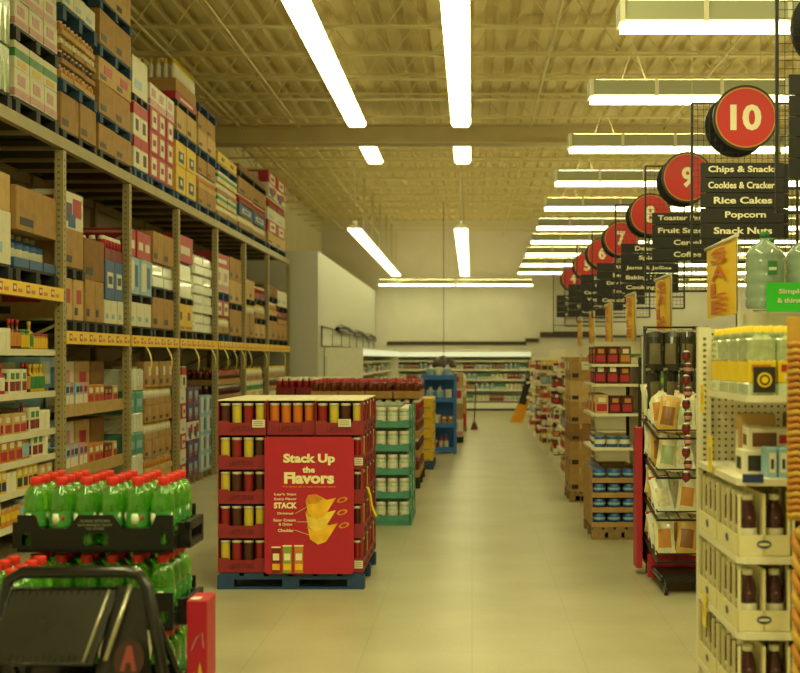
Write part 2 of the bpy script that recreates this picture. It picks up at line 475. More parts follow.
for col, xx in (('left', -1.92), ('centre', -.185)):
    for i in range(4):
        y = 21.75 - 2.44*(i+1)
        spawn('strip', strip_lamp, (xx, y, 5.51), 'ceiling fluorescent strip, %s before the girder in the %s row' % (nth(i), col), 'ceiling light', 'fluorescent strips between the joists')
    spawn('strip', strip_lamp, (xx, 23.4, 5.51), 'short looking fluorescent strip just beyond the girder in the %s row' % col, 'ceiling light', 'fluorescent strips beyond the girder')
def pendant():
    t = thing('pendant_light', '', 'ceiling light')
    b = MB(); b.prism([(-.15,.03),(-.07,.11),(.07,.11),(.15,.03)], 1, 0, 2.42, lampw); b.build('housing', t)
    b = MB(); b.box(-.13, .02, 0, .13, 2.4, .028, lampm); b.build('tube', t)
    b = MB(); b.quad([(-.06,.3,.1105),(.06,.3,.1105),(.06,2.12,.1105),(-.06,2.12,.1105)], lampu); b.build('added_uplight', t)
    for y in (.15, 2.25):
        b = MB(); b.tube([(0,y,.11),(0,y,.2)], .05, lampw, 6); b.bar((0,y,.2), (0,y,1.39), .012, stemm, 6); b.build('stem', t)
    return t
for col, xx in (('left', -2.36), ('centre', -.22)):
    for i in range(6):
        spawn('pendant', pendant, (xx, 26.0+2.44*i, 4.22), 'hanging fluorescent light, %s from the near end of the %s hanging row' % (nth(i), col), 'ceiling light', 'hanging lights running away down the aisle')
def cross_lamp():
    t = thing('pendant_light', '', 'ceiling light')
    b = MB()
    b.prism([(-.14,.06),(-.12,.2),(.12,.2),(.14,.06)], 0, 0, 2.42, difm)
    for x in (0, .6, 1.2, 1.8, 2.38): b.box(x, -.142, .05, x+.035, .142, .205, lampw)
    b.build('housing', t)
    b = MB(); b.box(.02, -.085, .008, 2.4, .085, .058, lampm); b.build('tube', t)
    b = MB(); b.quad([(.06,-.1,.2065),(2.36,-.1,.2065),(2.36,.1,.2065),(.06,.1,.2065)], lampu); b.build('added_uplight', t)
    for x in (.3, 2.1):
        b = MB(); b.bar((x,0,.2), (x+.12,0,.55), .006, stemm); b.bar((x+.24,0,.2), (x+.12,0,.55), .006, stemm); b.bar((x+.12,0,.55), (x+.12,0,1.58), .006, stemm); b.build('stem', t)
    return t
rows = [9.45, 12.1, 15.0, 17.9, 20.9, 24.0, 26.9, 30.1, 33.4, 36.6]
for i, y in enumerate(rows):
    for j in range(2 if i < 2 else 4):
        x0 = 1.06 + .008*(y-9) + 2.46*j
        spawn('cross', cross_lamp, (x0, y, 4.02), 'hanging light set crosswise, %s row from the front, %s from the aisle' % (nth(i), nth(j)), 'ceiling light', 'crosswise hanging lights above the shelving')
for j in range(6):
    if j == 2: continue
    spawn('cross', cross_lamp, (-2.95+2.46*j - (0.1 if j > 2 else 0), 41.0, 3.93), 'hanging light before the back wall, %s from the left corner' % nth(j), 'ceiling light', 'lights washing the back wall')

w = bpy.data.worlds.new('World'); sc.world = w; w.use_nodes = True
w.node_tree.nodes['Background'].inputs[0].default_value = (1, .84, .42, 1)
w.node_tree.nodes['Background'].inputs[1].default_value = .08
# unseen area lamps added over the near shop and camera, without fixtures
def area(x, y, z, sx, sy, p, rot=(0,0,0)):
    l = bpy.data.lights.new('unseen_area_light', 'AREA'); l.shape = 'RECTANGLE'; l.size = sx; l.size_y = sy; l.energy = p; l.color = (1, .96, .42)
    o = bpy.data.objects.new('unseen_area_light', l); o.location = (x, y, z); o.rotation_euler = rot; COL.objects.link(o)
for x, y, p in ((-2, 2, 150), (1.5, 2, 150), (-.2, 7, 160), (4, 5.5, 150)):
    area(x, y, 5.45, .4, 4.8, p)

# ============================================================ STORAGE RACK
YB = [9.2, 11.57, 13.8, 16.1, 18.54, 20.84, 23.2, 25.9]
XF, XR = -3.63, -4.72
t = thing('storage_rack', 'tall steel pallet rack filling the left side of the aisle', 'rack', (XF, YB[0], 0))
def W(x, y, z): return (x-XF, y-YB[0], z)
hole = mat('punched_hole_dark', '#6b6040', .8, noise=0)
deckd = mat('rack_deck_shade', '#2c2216', .85, noise=.15)  # dark tone puts the shade inside the rack into the decks
for y in YB:
    b = MB()
    b.box(*W(XF-.07, y-.045, 0), *W(XF+.005, y+.045, 3.5), steel)
    for k in range(60):
        b.box(*W(XF+.005, y-.012, .1+k*.056), *W(XF+.0065, y+.009, .118+k*.056), hole)
        b.box(*W(XF-.045, y-.0465, .1+k*.056), *W(XF-.025, y-.045, .118+k*.056), hole)
    b.build('upright', t)
    b = MB(); b.box(*W(XR, y-.04, 0), *W(XR+.07, y+.04, 3.5), steel)
    for z in (.5, 1.5, 2.5):
        b.bar(W(XR+.06, y, z), W(XF-.07, y, z+.45), .018, steel); b.bar(W(XR+.06, y, z+.5), W(XF-.07, y, z+.5), .015, steel)
    b.build('rear_upright', t)
priceY = mat('price_strip_yellow', '#f2c613', .45, noise=0)
for i in range(7):
    y0, y1 = YB[i]+.048, YB[i+1]-.048
    b = MB(); b.box(*W(XF-.05, y0-.046, 3.51), *W(XF+.012, y1+.046, 3.61), steel); b.build('beam', t)
    b = MB(); b.box(*W(XR, y0, 3.5), *W(XR+.05, y1, 3.62), steel); b.build('rear_beam', t)
    zl = 2.15 if i == 0 else 1.78
    b = MB(); b.box(*W(XF-.05, y0, zl), *W(XF, y1, zl+.12), steel); beam_ = b.build('beam', t)
    b = MB(); b.box(*W(XR, y0, zl), *W(XR+.05, y1, zl+.12), steel); b.build('rear_beam', t)
    # solid decks in place of wire, to keep the rack levels dark
    for z in (3.6, zl+.1):
        b = MB()
        for k in range(3): 
            yy = y0 + (k+.5)*(y1-y0)/3; b.box(*W(XR+.05, yy-.04, z-.03), *W(XF-.05, yy+.04, z), steel)
        b.box(*W(XR+.052, y0, z-.002), *W(XF-.052, y1, z+.004), deckd)
        b.build('shade_deck', t)
    # price strip
    b = MB(); b.box(*W(XF+.004, y0, zl+.002), *W(XF+.012, y1, zl+.118), priceY)
    k = 0; y = y0+.12
    while y < y1-.1:
        b.box(*W(XF+.012, y-.05, zl+.03), *W(XF+.0135, y+.03, zl+.095), red)
        b.box(*W(XF+.0135, y-.035, zl+.05), *W(XF+.0145, y+.015, zl+.08), paper)
        b.box(*W(XF+.012, y+.07, zl+.03), *W(XF+.0135, y+.16, zl+.06), orange)
        y += .31
    b.build('price_strip', beam_)
# shelves of the near bay and second bay
shl = mat('bay_shelf_cream', '#cfc7a2', .5, noise=.05)
y0, y1 = YB[0]+.05, YB[1]-.05
ZS = [.3, .57, .81, 1.03, 1.36, 1.72]
for z in ZS:
    b = MB(); b.box(*W(-4.25, y0, z-.03), *W(XF-.075, y1, z), shl); b.box(*W(XF-.075, y0, z-.045), *W(XF-.06, y1, z+.008), cream); b.build('shelf', t)
woodb = mat('shelf_board_tan', '#b3935a', .7, noise=.12)
y0, y1 = YB[1]+.05, YB[2]-.05
for z in (.1, .62, 1.2):
    b = MB(); b.box(*W(-4.45, y0, z-.03), *W(XF-.07, y1, z), woodb); b.box(*W(XF-.07, y0, z-.085), *W(XF-.05, y1, z+.03), woodb); b.build('shelf', t)
# yellow curled tags that hang from the strip
yt = mat('curled_tag_yellow', '#e9d23a', .4, noise=0)
def tagm():
    b = MB(); n = 9
    for i in range(n):
        a0, a1 = i/n, (i+1)/n
        p = lambda a: (.02 + .05*math.sin(a*PI*.9), .13*a*a + .02*math.sin(a*6), -.29*a)
        P, Q = p(a0), p(a1)
        for e in (0, .0015):
            b.quad([(P[0]+e, P[1]-.032, P[2]), (P[0]+e, P[1]+.032, P[2]), (Q[0]+e, Q[1]+.032, Q[2]), (Q[0]+e, Q[1]-.032, Q[2])], yt)
    return b.build('shelf_tag')
for i, px in enumerate((143, 164, 192, 209, 222, 231, 239, 246, 262, 281)):
    y = 4719/(472-px)
    o = spawn('curl', tagm, (XF+.015, y, 1.78), 'curled yellow tag hanging below the price strip, %s from the near end' % nth(i), 'tag', 'curled yellow tags under the rack beam')

# ------------------------------------------------ goods on the rack top
ZT = 3.615
def top(desc, ya, yb, ny, nx, tiers): stack(desc + ', rack top', ya, yb, -4.6, -3.655, ZT, ny, nx, tiers)
top('green film stack', 9.25, 10.33, 3, 1, [('pblack',.13),('film',.38),('film',.38),('film',.38),('film',.38)])
top('white and pink stack', 10.42, 11.5, 3, 1, [('pblack',.14),('pinkwhite',.24),('greenwhite',.22),('pblack',.12),('pinkwhite',.22),('pinkwhite',.22),('white',.2)])
top('mixed case stack', 11.62, 12.68, 3, 1, [('pblack',.1),('brown',.33,2,1),('pblue',.12),('jars',.13),('darkjars',.13),('cream',.13),('jars',.13),('pblue',.15),('white',.18)])
top('tallest brown stack', 12.78, 13.98, 2, 2, [('pblack',.1),('brown',.26),('pblue',.1),('brown',.32),('brownred',.24),('pblue',.13),('brown',.34),('pblue',.11),('pale',.3)])
top('red topped stack', 14.08, 14.72, 2, 1, [('pblue',.12),('redtop',.36),('redtop',.36),('pblack',.08),('white',.42,1,1)])
top('red and white stack', 14.8, 16.0, 3, 2, [('pblue',.12),('whitered',.27),('whitered',.27),('whitered',.27),('pinkwhite',.26)])
top('yellow stack', 16.12, 17.3, 2, 1, [('pblue',.12),('yellow',.34),('yellow',.3),('pblue',.12),('pale',.3),('pblack',.08),('red',.1,1,1),('cream',.42,1,1)])
top('brown stack with jars', 17.42, 18.6, 3, 1, [('pblue',.12),('brown',.22),('jars',.2),('brown',.22),('pblue',.12),('pale',.24),('brown',.24),('pblue',.11)])
top('green striped stack', 18.75, 20.3, 4, 1, [('pblue',.12),('cream',.16),('greenwhite',.16),('cream',.16),('greenwhite',.16),('pblue',.1),('yellowplain',.18)])
top('red and blue stack', 20.5, 23.1, 5, 1, [('pblue',.12),('cream',.2),('blue',.18),('redcans',.16),('brown',.26),('pblack',.1),('deep',.1)])
top('speckled far stack', 23.4, 25.5, 4, 1, [('pblue',.12),('pale',.22),('whitered',.22),('white',.22),('redcans',.2),('multi',.24),('whitered',.22)])

# ------------------------------------------------ goods on the middle level
def mid(desc, ya, yb, ny, tiers, z=1.905, x0=-4.45, nx=1, xf=-3.66): stack(desc + ', middle rack level', ya, yb, x0, xf, z, ny, nx, tiers)
mid('white stack, nearest bay', 9.35, 10.36, 2, [('pblack',.12),('white',.42),('pale',.3)], 2.275)
mid('blue jug stack, nearest bay', 10.44, 11.5, 3, [('pblack',.12),('bluejugs',.3),('brown',.36,1,1)], 2.275)
mid('leaning stack, second bay', 11.66, 12.3, 2, [('pblack',.1),('brownred',.38),('pblack',.1),('brown',.35,1,1),('multi',.34,1,1)])
mid('brown stack, second bay', 12.34, 12.98, 2, [('pblack',.1),('brown',.4),('deep',.4,1,1)])
mid('red can stack, second bay', 13.02, 13.7, 3, [('pblack',.1),('white',.24),('blue',.4,2,1),('redcans',.26)])
mid('pale blue stack, third bay', 13.9, 14.9, 3, [('pblack',.1),('white',.26),('pblack',.09),('bluewhite',.4,2,1),('red',.3)])
mid('brown stack, third bay', 14.96, 16.02, 2, [('pblack',.1),('brown',.36),('pblack',.12),('sack',.28),('brown',.36)])
mid('yellow stack, fourth bay', 16.2, 17.1, 2, [('pblack',.1),('yellowplain',.34),('pblack',.08),('sack',.45,1,1),('red',.34,1,1)])
mid('white sack stack, fourth bay', 17.2, 18.4, 2, [('pblack',.1),('sack',.26),('sack',.26),('sack',.26),('sack',.26)])
mid('red banded stack, fifth bay', 18.65, 19.65, 3, [('pblue',.12),('cream',.24),('whitered',.24),('pblue',.12),('pinkwhite',.36),('red',.2,1,1)])
mid('brown stack, fifth bay', 19.72, 20.74, 3, [('pblack',.1),('brown',.4),('pblack',.1),('pale',.35),('brown',.35)])
mid('cream stack, sixth bay', 20.95, 22.0, 3, [('pblack',.1),('brown',.3),('cream',.24),('pblack',.08),('pale',.32)])
mid('red lidded stack, sixth bay', 22.05, 23.1, 3, [('pblack',.1),('pale',.24),('pblack',.1),('cream',.24),('pblack',.09),('redcans',.22)])
mid('brown stack, farthest bay', 23.3, 24.5, 3, [('pblack',.1),('brown',.34),('pblack',.1),('jars',.24),('pblack',.1),('deep',.2)])
mid('jar stack, farthest bay', 24.55, 25.8, 3, [('pblack',.1),('brown',.3),('juicecase',.24),('pblack',.1),('white',.3)])

# ------------------------------------------------ floor level stacks beyond the second bay
def low(desc, ya, yb, ny, tiers, x0=-4.5): stack(desc + ', rack floor', ya, yb, x0, -3.68, 0, ny, 1, tiers)
low('teal pack stack', 13.9, 14.62, 2, [('pwood',.12),('tealpack',.24),('whitepack',.24),('tealpack',.24),('whitepack',.22),('tealpack',.24),('whitepack',.24)])
low('tall brown jar stack', 14.68, 16.0, 4, [('pwood',.12),('pale',.2),('jars',.2),('brown',.2),('cream',.2),('brown',.2),('cream',.2),('brownlabel',.3)])
low('red striped stack', 16.2, 16.8, 2, [('pwood',.1),('whitered',.2),('white',.19),('whitered',.2),('white',.19),('whitered',.2),('white',.19),('redtop',.28)])
low('purple stack', 16.9, 17.6, 2, [('pwood',.1),('purple',.24),('purple',.24),('multi',.24),('purple',.24),('purple',.22)])
low('pale blue stack', 17.7, 18.45, 2, [('pwood',.1),('bluewhite',.26),('bluewhite',.26),('bluewhite',.26),('bluewhite',.26)])
low('orange jar stack', 18.68, 20.7, 6, [('pwood',.1),('darkjars',.22),('jars',.22),('juicecase',.24),('jars',.24),('darkjars',.24),('juicecase',.22)])
low('green banded stack', 21.0, 23.0, 6, [('pwood',.1),('cream',.22),('greenwhite',.24),('cream',.22),('whitered',.24),('greenwhite',.26),('cream',.22)])
low('white jar stack', 23.3, 25.7, 6, [('pwood',.1),('cream',.24),('redcans',.24),('cream',.24),('white',.24),('darkjars',.24),('cream',.22)])

# ------------------------------------------------ small goods on shelves
def jar_p(rad, h, body, lab, lid, neck=.62, hn=.72):
    return [(rad*.9,0,body),(rad,.01,body),(rad,h*.12,body),(rad*1.01,h*.13,lab),(rad*1.01,h*hn*.9,lab),(rad,h*hn*.92,body),(rad*neck,h*hn*1.12,body),(rad*neck,h*.86,body),(rad*neck*1.12,h*.87,lid),(rad*neck*1.12,h,lid)]
def good_mesh(kind):
    k = ('good', kind)
    if k in CACHE: return CACHE[k]
    shape, w, d, h, m1, m2, m3 = GOODS[kind][2]
    b = MB()
    if shape == 'box':
        b.rbox(-w/2,-d/2,0,w/2,d/2,h,m1,.003)
        for sx in (-1,1): b.box(min(sx*w/2,sx*(w/2+.002)),-d*.4,h*.12,max(sx*w/2,sx*(w/2+.002)),d*.4,h*.5,m2); b.box(min(sx*w/2,sx*(w/2+.003)),-d*.25,h*.6,max(sx*w/2,sx*(w/2+.003)),d*.3,h*.85,m3)
        b.box(-w*.4,-d/2-.002,h*.12,w*.4,-d/2,h*.5,m2); b.box(-w*.25,-d/2-.003,h*.6,w*.3,-d/2,h*.85,m3)
    elif shape == 'jar': b.lathe(jar_p(w/2,h,m1,m2,m3,.8,.8), 12)
    elif shape == 'bottle': b.lathe(jar_p(w/2,h,m1,m2,m3,.36,.62), 12)
    elif shape == 'can': b.lathe([(w/2,0,m3),(w/2,.006,m1),(w/2,h*.3,m1),(w/2,h*.7,m2),(w/2,h*.98,m1),(w/2*.92,h,m3)], 12)
    elif shape == 'bag':
        b.prism([(-w*.1,0),(w*.4,0),(w*.5,h*.3),(w*.42,h*.75),(0,h),(-w*.3,h*.75),(-w*.42,h*.3)], 1, -d/2, d/2, m1)
        b.box(w*.35,-d*.3,h*.25,w*.5+.003,d*.3,h*.6,m2)
    elif shape == 'pack':   # bundle of small bottles in film
        b.rbox(-w/2,-d/2,0,w/2,d/2,h*.7,m1,.012)
        for i in range(3):
            for j in range(2): b.lathe([(w*.2,h*.65,m2),(w*.18,h*.8,m2),(w*.07,h*.88,m2),(w*.08,h,m3)], 8, (j-.5)*w*.5, (i-1)*d*.32)
    me = b.mesh('good'); CACHE[k] = me
    return me
silver = mat('tin_silver', '#b5b2a0', .3, metal=.7, noise=0)
GOODS = {
 'amberjar': ('amber jar with red lid', 'jar', ('jar',.085,.085,.16,amber,paper,red)),
 'amberbottle': ('amber bottle with red cap', 'sauce_bottle', ('bottle',.075,.075,.25,amber,orange,red)),
 'redbottle': ('red sauce bottle', 'sauce_bottle', ('bottle',.075,.075,.24,red,paper,red)),
 'oilbottle': ('green labelled oil bottle', 'oil_bottle', ('bottle',.08,.08,.24,mat('oil_yellow','#c9a21a',.2),green,yellow)),
 'limejar': ('green pickle jar', 'jar', ('jar',.09,.09,.17,mat('pickle_green','#6b7a20',.25),yellow,green)),
 'whitebox': ('white and red box', 'food_box', ('box',.1,.13,.2,paper,dred,green)),
 'creamtub': ('cream tub', 'tub', ('can',.12,.12,.17,paper,cream,paper)),
 'orangecan': ('orange can', 'can', ('can',.1,.1,.15,orange,yellow,silver)),
 'bluejar': ('pale blue lidded jar', 'jar', ('jar',.1,.1,.18,orange,lblue,lblue)),
 'yellowbox': ('navy and yellow box', 'food_box', ('box',.1,.12,.2,yellow,navy,paper)),
 'brownbox': ('tan and red box', 'food_box', ('box',.12,.16,.17,card2,red,paper)),
 'pinkbox': ('pink box', 'food_box', ('box',.12,.13,.22,pink,paper,purple)),
 'greybox': ('grey blue box', 'food_box', ('box',.12,.14,.22,lblue,paper,navy)),
 'orangebox': ('orange box', 'food_box', ('box',.12,.17,.19,orange,red,paper)),
 'darkred': ('dark red pack', 'snack_pack', ('box',.1,.15,.16,maroon,red,orange)),
 'greenbox': ('green box', 'food_box', ('box',.11,.12,.2,green,paper,yellow)),
 'spice': ('small spice bottle', 'spice_bottle', ('jar',.055,.055,.14,orange,yellow,red)),
 'bluecan': ('blue can', 'can', ('can',.1,.1,.1,blue,paper,silver)),
 'milk': ('white milk jug', 'milk_jug', ('bottle',.15,.15,.25,paper,lblue,blue)),
 'dairydark': ('dark red dairy carton', 'dairy_carton', ('box',.1,.14,.18,maroon,red,paper)),
 'dairybrown': ('brown dairy carton', 'dairy_carton', ('box',.1,.15,.16,brown,orange,paper)),
 'dairywhite': ('white dairy tub', 'dairy_tub', ('can',.14,.14,.15,paper,lblue,paper)),
 'dairygreen': ('green dairy box', 'dairy_carton', ('box',.1,.14,.18,teal,paper,green)),
 'snackbag': ('orange snack bag', 'snack_bag', ('bag',.14,.16,.24,orange,yellow,paper)),
 'waterpack': ('small water bottle pack', 'bottle_pack', ('pack',.24,.3,.2,wrapg,wrapw,paper)),
}
ITEMCAT = {'jar':'jar','sauce_bottle':'bottle','oil_bottle':'bottle','food_box':'box','tub':'tub','can':'can','snack_pack':'pack','spice_bottle':'bottle','milk_jug':'jug','dairy_carton':'carton','dairy_tub':'tub','snack_bag':'bag','bottle_pack':'pack'}
def runs(desc, axis, a0, a1, fixed, z, seq, gap=.012, end='near end', face=0, scale=1.):
    """rows of goods: seq of (kind, count) laid from a0 towards a1"""
    a = a0; seen = {}
    for kind, cnt in seq:
        name = GOODS[kind][1]; sh = GOODS[kind][2]
        wd = (sh[2] if axis == 'y' else sh[1]) if sh[0] == 'box' or sh[0]=='pack' or sh[0]=='bag' else sh[1]
        wd *= scale
        seen[kind] = seen.get(kind, 0) + 1
        extra = ['', ' second', ' third', ' fourth', ' fifth', ' sixth', ' seventh'][seen[kind]-1]
        for i in range(cnt):
            if a + wd > a1: return
            p = (fixed + RD.uniform(-.008, .008), a+wd/2, z) if axis == 'y' else (a+wd/2, fixed + RD.uniform(-.008,.008), z)
            o = put(name, good_mesh(kind), None, p, face + RD.uniform(-.05, .05)*(1 if sh[0] != 'bag' else .3))
            if scale != 1: o.scale = (scale,)*3
            tag(o, '%s, %s of its%s run, %s' % (GOODS[kind][0], nth(i), extra, desc), ITEMCAT[name], '%s run, %s' % (GOODS[kind][0], desc))
            a += wd + gap
bay = 'nearest bay'
yy0, yy1 = 9.75, 11.5
runs('top small shelf, ' + bay, 'y', yy0, yy1, -3.76, 1.723, [('brownbox',2),('whitebox',1),('creamtub',2),('amberbottle',3),('limejar',2),('oilbottle',1),('spice',10)])
runs('second small shelf, ' + bay, 'y', yy0, yy1, -3.76, 1.363, [('amberjar',3),('limejar',2),('redbottle',2),('whitebox',3),('amberbottle',2),('oilbottle',4)])
runs('third small shelf, ' + bay, 'y', yy0, yy1, -3.76, 1.033, [('amberjar',3),('redbottle',3),('brownbox',3),('amberbottle',1),('whitebox',2),('creamtub',2),('orangecan',2)])
runs('fourth small shelf, ' + bay, 'y', yy0, yy1, -3.76, .813, [('bluejar',4),('orangebox',3),('bluejar',2),('whitebox',2),('creamtub',2)])
runs('fifth small shelf, ' + bay, 'y', yy0, yy1, -3.76, .573, [('yellowbox',5),('creamtub',2),('yellowbox',4),('brownbox',3)], scale=.95)
runs('lowest small shelf, ' + bay, 'y', yy0, yy1, -3.76, .303, [('yellowbox',4),('orangecan',4),('bluejar',4),('yellowbox',3)])
bay = 'second bay'
for zz, nmz in ((1.203, 'upper tan shelf'), (.623, 'lower tan shelf')):
    runs(nmz + ' front, ' + bay, 'y', 11.66, 13.72, -3.76, zz, [('greybox',2),('pinkbox',1),('greybox',1),('pinkbox',2),('orangebox',3),('darkred',2),('brownbox',3),('orangebox',2)])
    for (ya, kind, h) in ((11.66,'bluewhite',.24),(12.17,'pinkwhite',.2),(12.68,'brownred',.2),(13.2,'deep',.2)):
        o = put('carton', carton_mesh(kind, .45, .48, h + .22), None, (-4.1, ya+.25, zz))
        tag(o, '%s behind the small boxes, %s, %s' % (KIND[kind][0], nmz, bay), 'box', 'cartons at the back of the tan shelves')
runs('bottom tan shelf, ' + bay, 'y', 11.66, 13.72, -3.76, .103, [('whitebox',3),('brownbox',4),('greenbox',3),('orangebox',5)])
# ============================================================ RED PALLET DISPLAY
DX0, DX1, DY0, DY1 = -1.82, -.772, 9.29, 10.49
cob = mat('cobalt_pallet', '#1f3f6b', .6, noise=.15)
o = put('pallet', pallet_mesh(1.05, 1.2, .115, cob), None, ((DX0+DX1)/2, (DY0+DY1)/2, 0)); tag(o, 'blue pallet carrying the red snack canister display', 'pallet')
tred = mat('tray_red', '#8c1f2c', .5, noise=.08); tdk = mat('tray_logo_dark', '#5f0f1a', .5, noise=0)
gold = mat('canister_gold', '#c9b23a', .35, noise=.05); canred = mat('canister_red', '#8c1a1c', .35, noise=.05); canbr = mat('canister_brown', '#4a2218', .35, noise=.05)
canor = mat('canister_orange', '#c96a1c', .4, noise=.05)
def tray(wx, wy, h, base, logo=None, right=False, front=True, core=None, lipf=.42):
    """display tray; open at the front (and at the right when on the corner)"""
    t = thing('display_tray', '', 'tray')
    b = MB(); X, Y = wx/2, wy/2; L = h*lipf
    core = core or base
    b.box(-X, -Y, 0, X, Y, .006, base)
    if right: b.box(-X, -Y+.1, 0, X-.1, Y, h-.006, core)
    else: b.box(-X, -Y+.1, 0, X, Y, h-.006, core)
    b.prism([(-X,0),(X,0),(X,L),(X*.6,L),(X*.5,L*.86),(-X*.5,L*.86),(-X*.6,L),(-X,L)], 1, -Y, -Y+.005, base)
    b.box(-X, -Y, 0, -X+.006, Y, h-.006, base)
    if right:
        b.prism([(-Y,0),(Y,0),(Y,L),(Y*.6,L),(Y*.5,L*.86),(-Y*.5,L*.86),(-Y*.6,L),(-Y,L)], 0, X-.005, X, base)
        b.box(X-.02, -Y, 0, X, -Y+.012, h-.006, base); b.box(X-.014, Y-.03, 0, X, Y, h-.006, base)
    else: b.box(X-.006, -Y, 0, X, Y, h-.006, base)
    b.build('carton_tray', t)
    if logo:
        b = MB(); text_front(b, logo, 0, -Y-.0015, L*.45, wx*.5, L*.36, tdk, .01)
        if right: text_front(b, logo, X+.0015, 0, L*.45, wy*.55, L*.36, tdk, .01, face='+x')
        b.build('lettering', t)
    return t
def canister(col, col2):
    def f():
        t = thing('snack_canister', '', 'canister')
        b = MB(); b.lathe([(.034,0,col2),(.034,.05,col2),(.0342,.12,col),(.034,.2,col),(.034,.205,silver)], 12); b.lathe([(.018,.15,paper),(.018,.151,paper)], 8) ; b.build('tube', t)
        b = MB(); b.lathe([(.0365,.203,paper),(.0365,.218,paper),(.033,.219,paper)], 12); b.build('lid', t)
        return t
    return f
CANC = {'red':('dark red snack canister', canister(canred, canbr)), 'gold':('gold snack canister', canister(gold, gold)), 'brown':('brown snack canister', canister(canbr, gold)), 'orange':('orange snack canister', canister(canor, gold))}
tw, td, th = .349, .3, .2455
z0 = .12
pats = [['gold','red','brown','red'], ['red','brown','gold','gold'], ['gold','brown','red','brown'], ['gold','red','gold','brown'], ['brown','gold','red','gold']]
for k in range(5):
    z = z0 + k*th; lay = ['bottom','second','third','fourth','top'][k]
    for i in range(3):
        for j in range(4):
            cx = DX0 + (i+.5)*tw; cy = DY0 + (j+.5)*td
            if k == 4 and i == 1 and j == 0: cy += .03
            side = ['left','middle','right'][i]; dep = ['front','second','third','rear'][j]
            key = 'tray%d%d' % (i == 2, 1)
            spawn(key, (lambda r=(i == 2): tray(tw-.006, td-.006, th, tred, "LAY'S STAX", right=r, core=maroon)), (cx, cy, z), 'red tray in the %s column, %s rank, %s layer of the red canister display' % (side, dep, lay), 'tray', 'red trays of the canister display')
            if j == 0:
                for c in range(4):
                    col = pats[k][(c + i) % 4]
                    if k == 4 and i == 1: col = 'orange'
                    spawn('can'+col, CANC[col][1], (cx + (c-1.5)*(tw/4.15), cy-td/2+.048, z+.008), '%s, %s in %s front tray, %s layer, red display' % (CANC[col][0], nth(c), side, lay), 'canister', 'canisters facing the front of the red display')
            if i == 2:
                for c in range(1 if j == 0 else 0, 3):
                    col = pats[(k+j) % 5][c]
                    spawn('can'+col, CANC[col][1], (cx+tw/2-.048, cy-td/2+.048+c*.095, z+.008), '%s, %s in %s tray of right flank, %s layer, red display' % (CANC[col][0], nth(c), dep, lay), 'canister', 'canisters facing the right flank of the red display')
b = MB()
sheet = mat('sheet_cream', '#e8dcc0', .6)
for i in range(2):
    pass
b.box(DX0+.004, DY0+.004, z0+5*th, DX0+tw-.004, DY1-.004, z0+5*th+.008, sheet)
tag(b.build('top_sheet'), 'cream card sheet over the left column of the red display', 'sheet')
b = MB(); b.box(DX0+tw+.004, DY0+.03, z0+5*th, DX0+2*tw-.004, DY1-.004, z0+5*th+.008, sheet); tag(b.build('top_sheet'), 'cream card sheet over the middle column of the red display', 'sheet')
b = MB(); b.box(DX0+2*tw+.004, DY0+.004, z0+5*th, DX1-.004, DY1-.004, z0+5*th+.008, sheet); tag(b.build('top_sheet'), 'cream card sheet over the right column of the red display', 'sheet')
# small price cards on the trays
for (x, z, s) in ((-1.525, z0+4*th+.055, 'top left'), (-.91, z0+4*th+.06, 'top right'), (-.81, z0+3*th+.03, 'fourth layer right'), (-.81, z0+.03, 'bottom right')):
    b = MB(); wv = .09 if 'top' in s else .06; b.box(-wv/2, -.002, 0, wv/2, 0, .055, paper)
    for q in range(3): b.box(-wv*.4, -.003, .012+q*.014, wv*.35, -.002, .017+q*.014, mat('label_grey', '#8d876c', .6, noise=0))
    tag(b.build('price_card', None, (x, DY0-.0005, z)), 'small white price card on the %s tray front' % s, 'card', 'white price cards on the red display')
# poster
PX0, PX1, PZ0, PZ1 = -1.478, -.842, .115, 1.092
prd = mat('poster_red', '#b41c36', .45, noise=.03); ptx = mat('poster_cream', '#f3e6b8', .6, noise=0)
t = thing('display_poster', 'big red poster with cream words and three golden crisps on the pallet display', 'poster', (PX0, 9.26, PZ0))
pw, ph = PX1-PX0, PZ1-PZ0
b = MB(); b.prism([(.015,0),(pw-.015,0),(pw,.015),(pw,ph-.02),(pw-.02,ph),(.02,ph),(0,ph-.02),(0,.015)], 1, 0, .008, prd); t = b.build('board', t)
b = MB()
def pt(s, px, py, w, h, m=ptx, bold=.0):   # position as a fraction of the poster
    text_front(b, s, px*pw, -.002, (1-py)*ph, w*pw, h*ph, m, bold)
pt('Stack Up', .5, .165, .58, .085, bold=.045)
pt('the', .495, .24, .14, .045, bold=.04)
pt('Flavors', .5, .3, .56, .085, bold=.045)
pt("Try them all in one crunchy stack", .5, .365, .6, .016, mat('poster_orange', '#f08a20', .6, noise=0), .02)
pt("Lay's Stax", .235, .42, .25, .022, bold=.02)
pt("Every Flavor", .235, .455, .25, .022, bold=.02)
pt('STACK', .235, .5, .26, .045, bold=.05)
pt('Original', .23, .56, .18, .022, bold=.02)
pt('Sour Cream', .225, .607, .25, .02, bold=.02)
pt('& Onion', .235, .637, .15, .02, bold=.02)
pt('Cheddar', .24, .682, .18, .022, bold=.02)
for (a, c, d, e) in ((.34,.56,.48,.51), (.36,.62,.5,.62), (.34,.68,.52,.72)):
    P = Vector((a*pw, -.002, (1-c)*ph)); Q = Vector((d*pw, -.002, (1-e)*ph)); b.bar(P, Q, .0016, ptx)
b.build('lettering', t)
chips = [mat('crisp_gold', '#f0b428', .5, noise=.2, scale=12), mat('crisp_pale', '#f3c94c', .5, noise=.2, scale=12), mat('crisp_deep', '#d98f1c', .5, noise=.2, scale=12)]
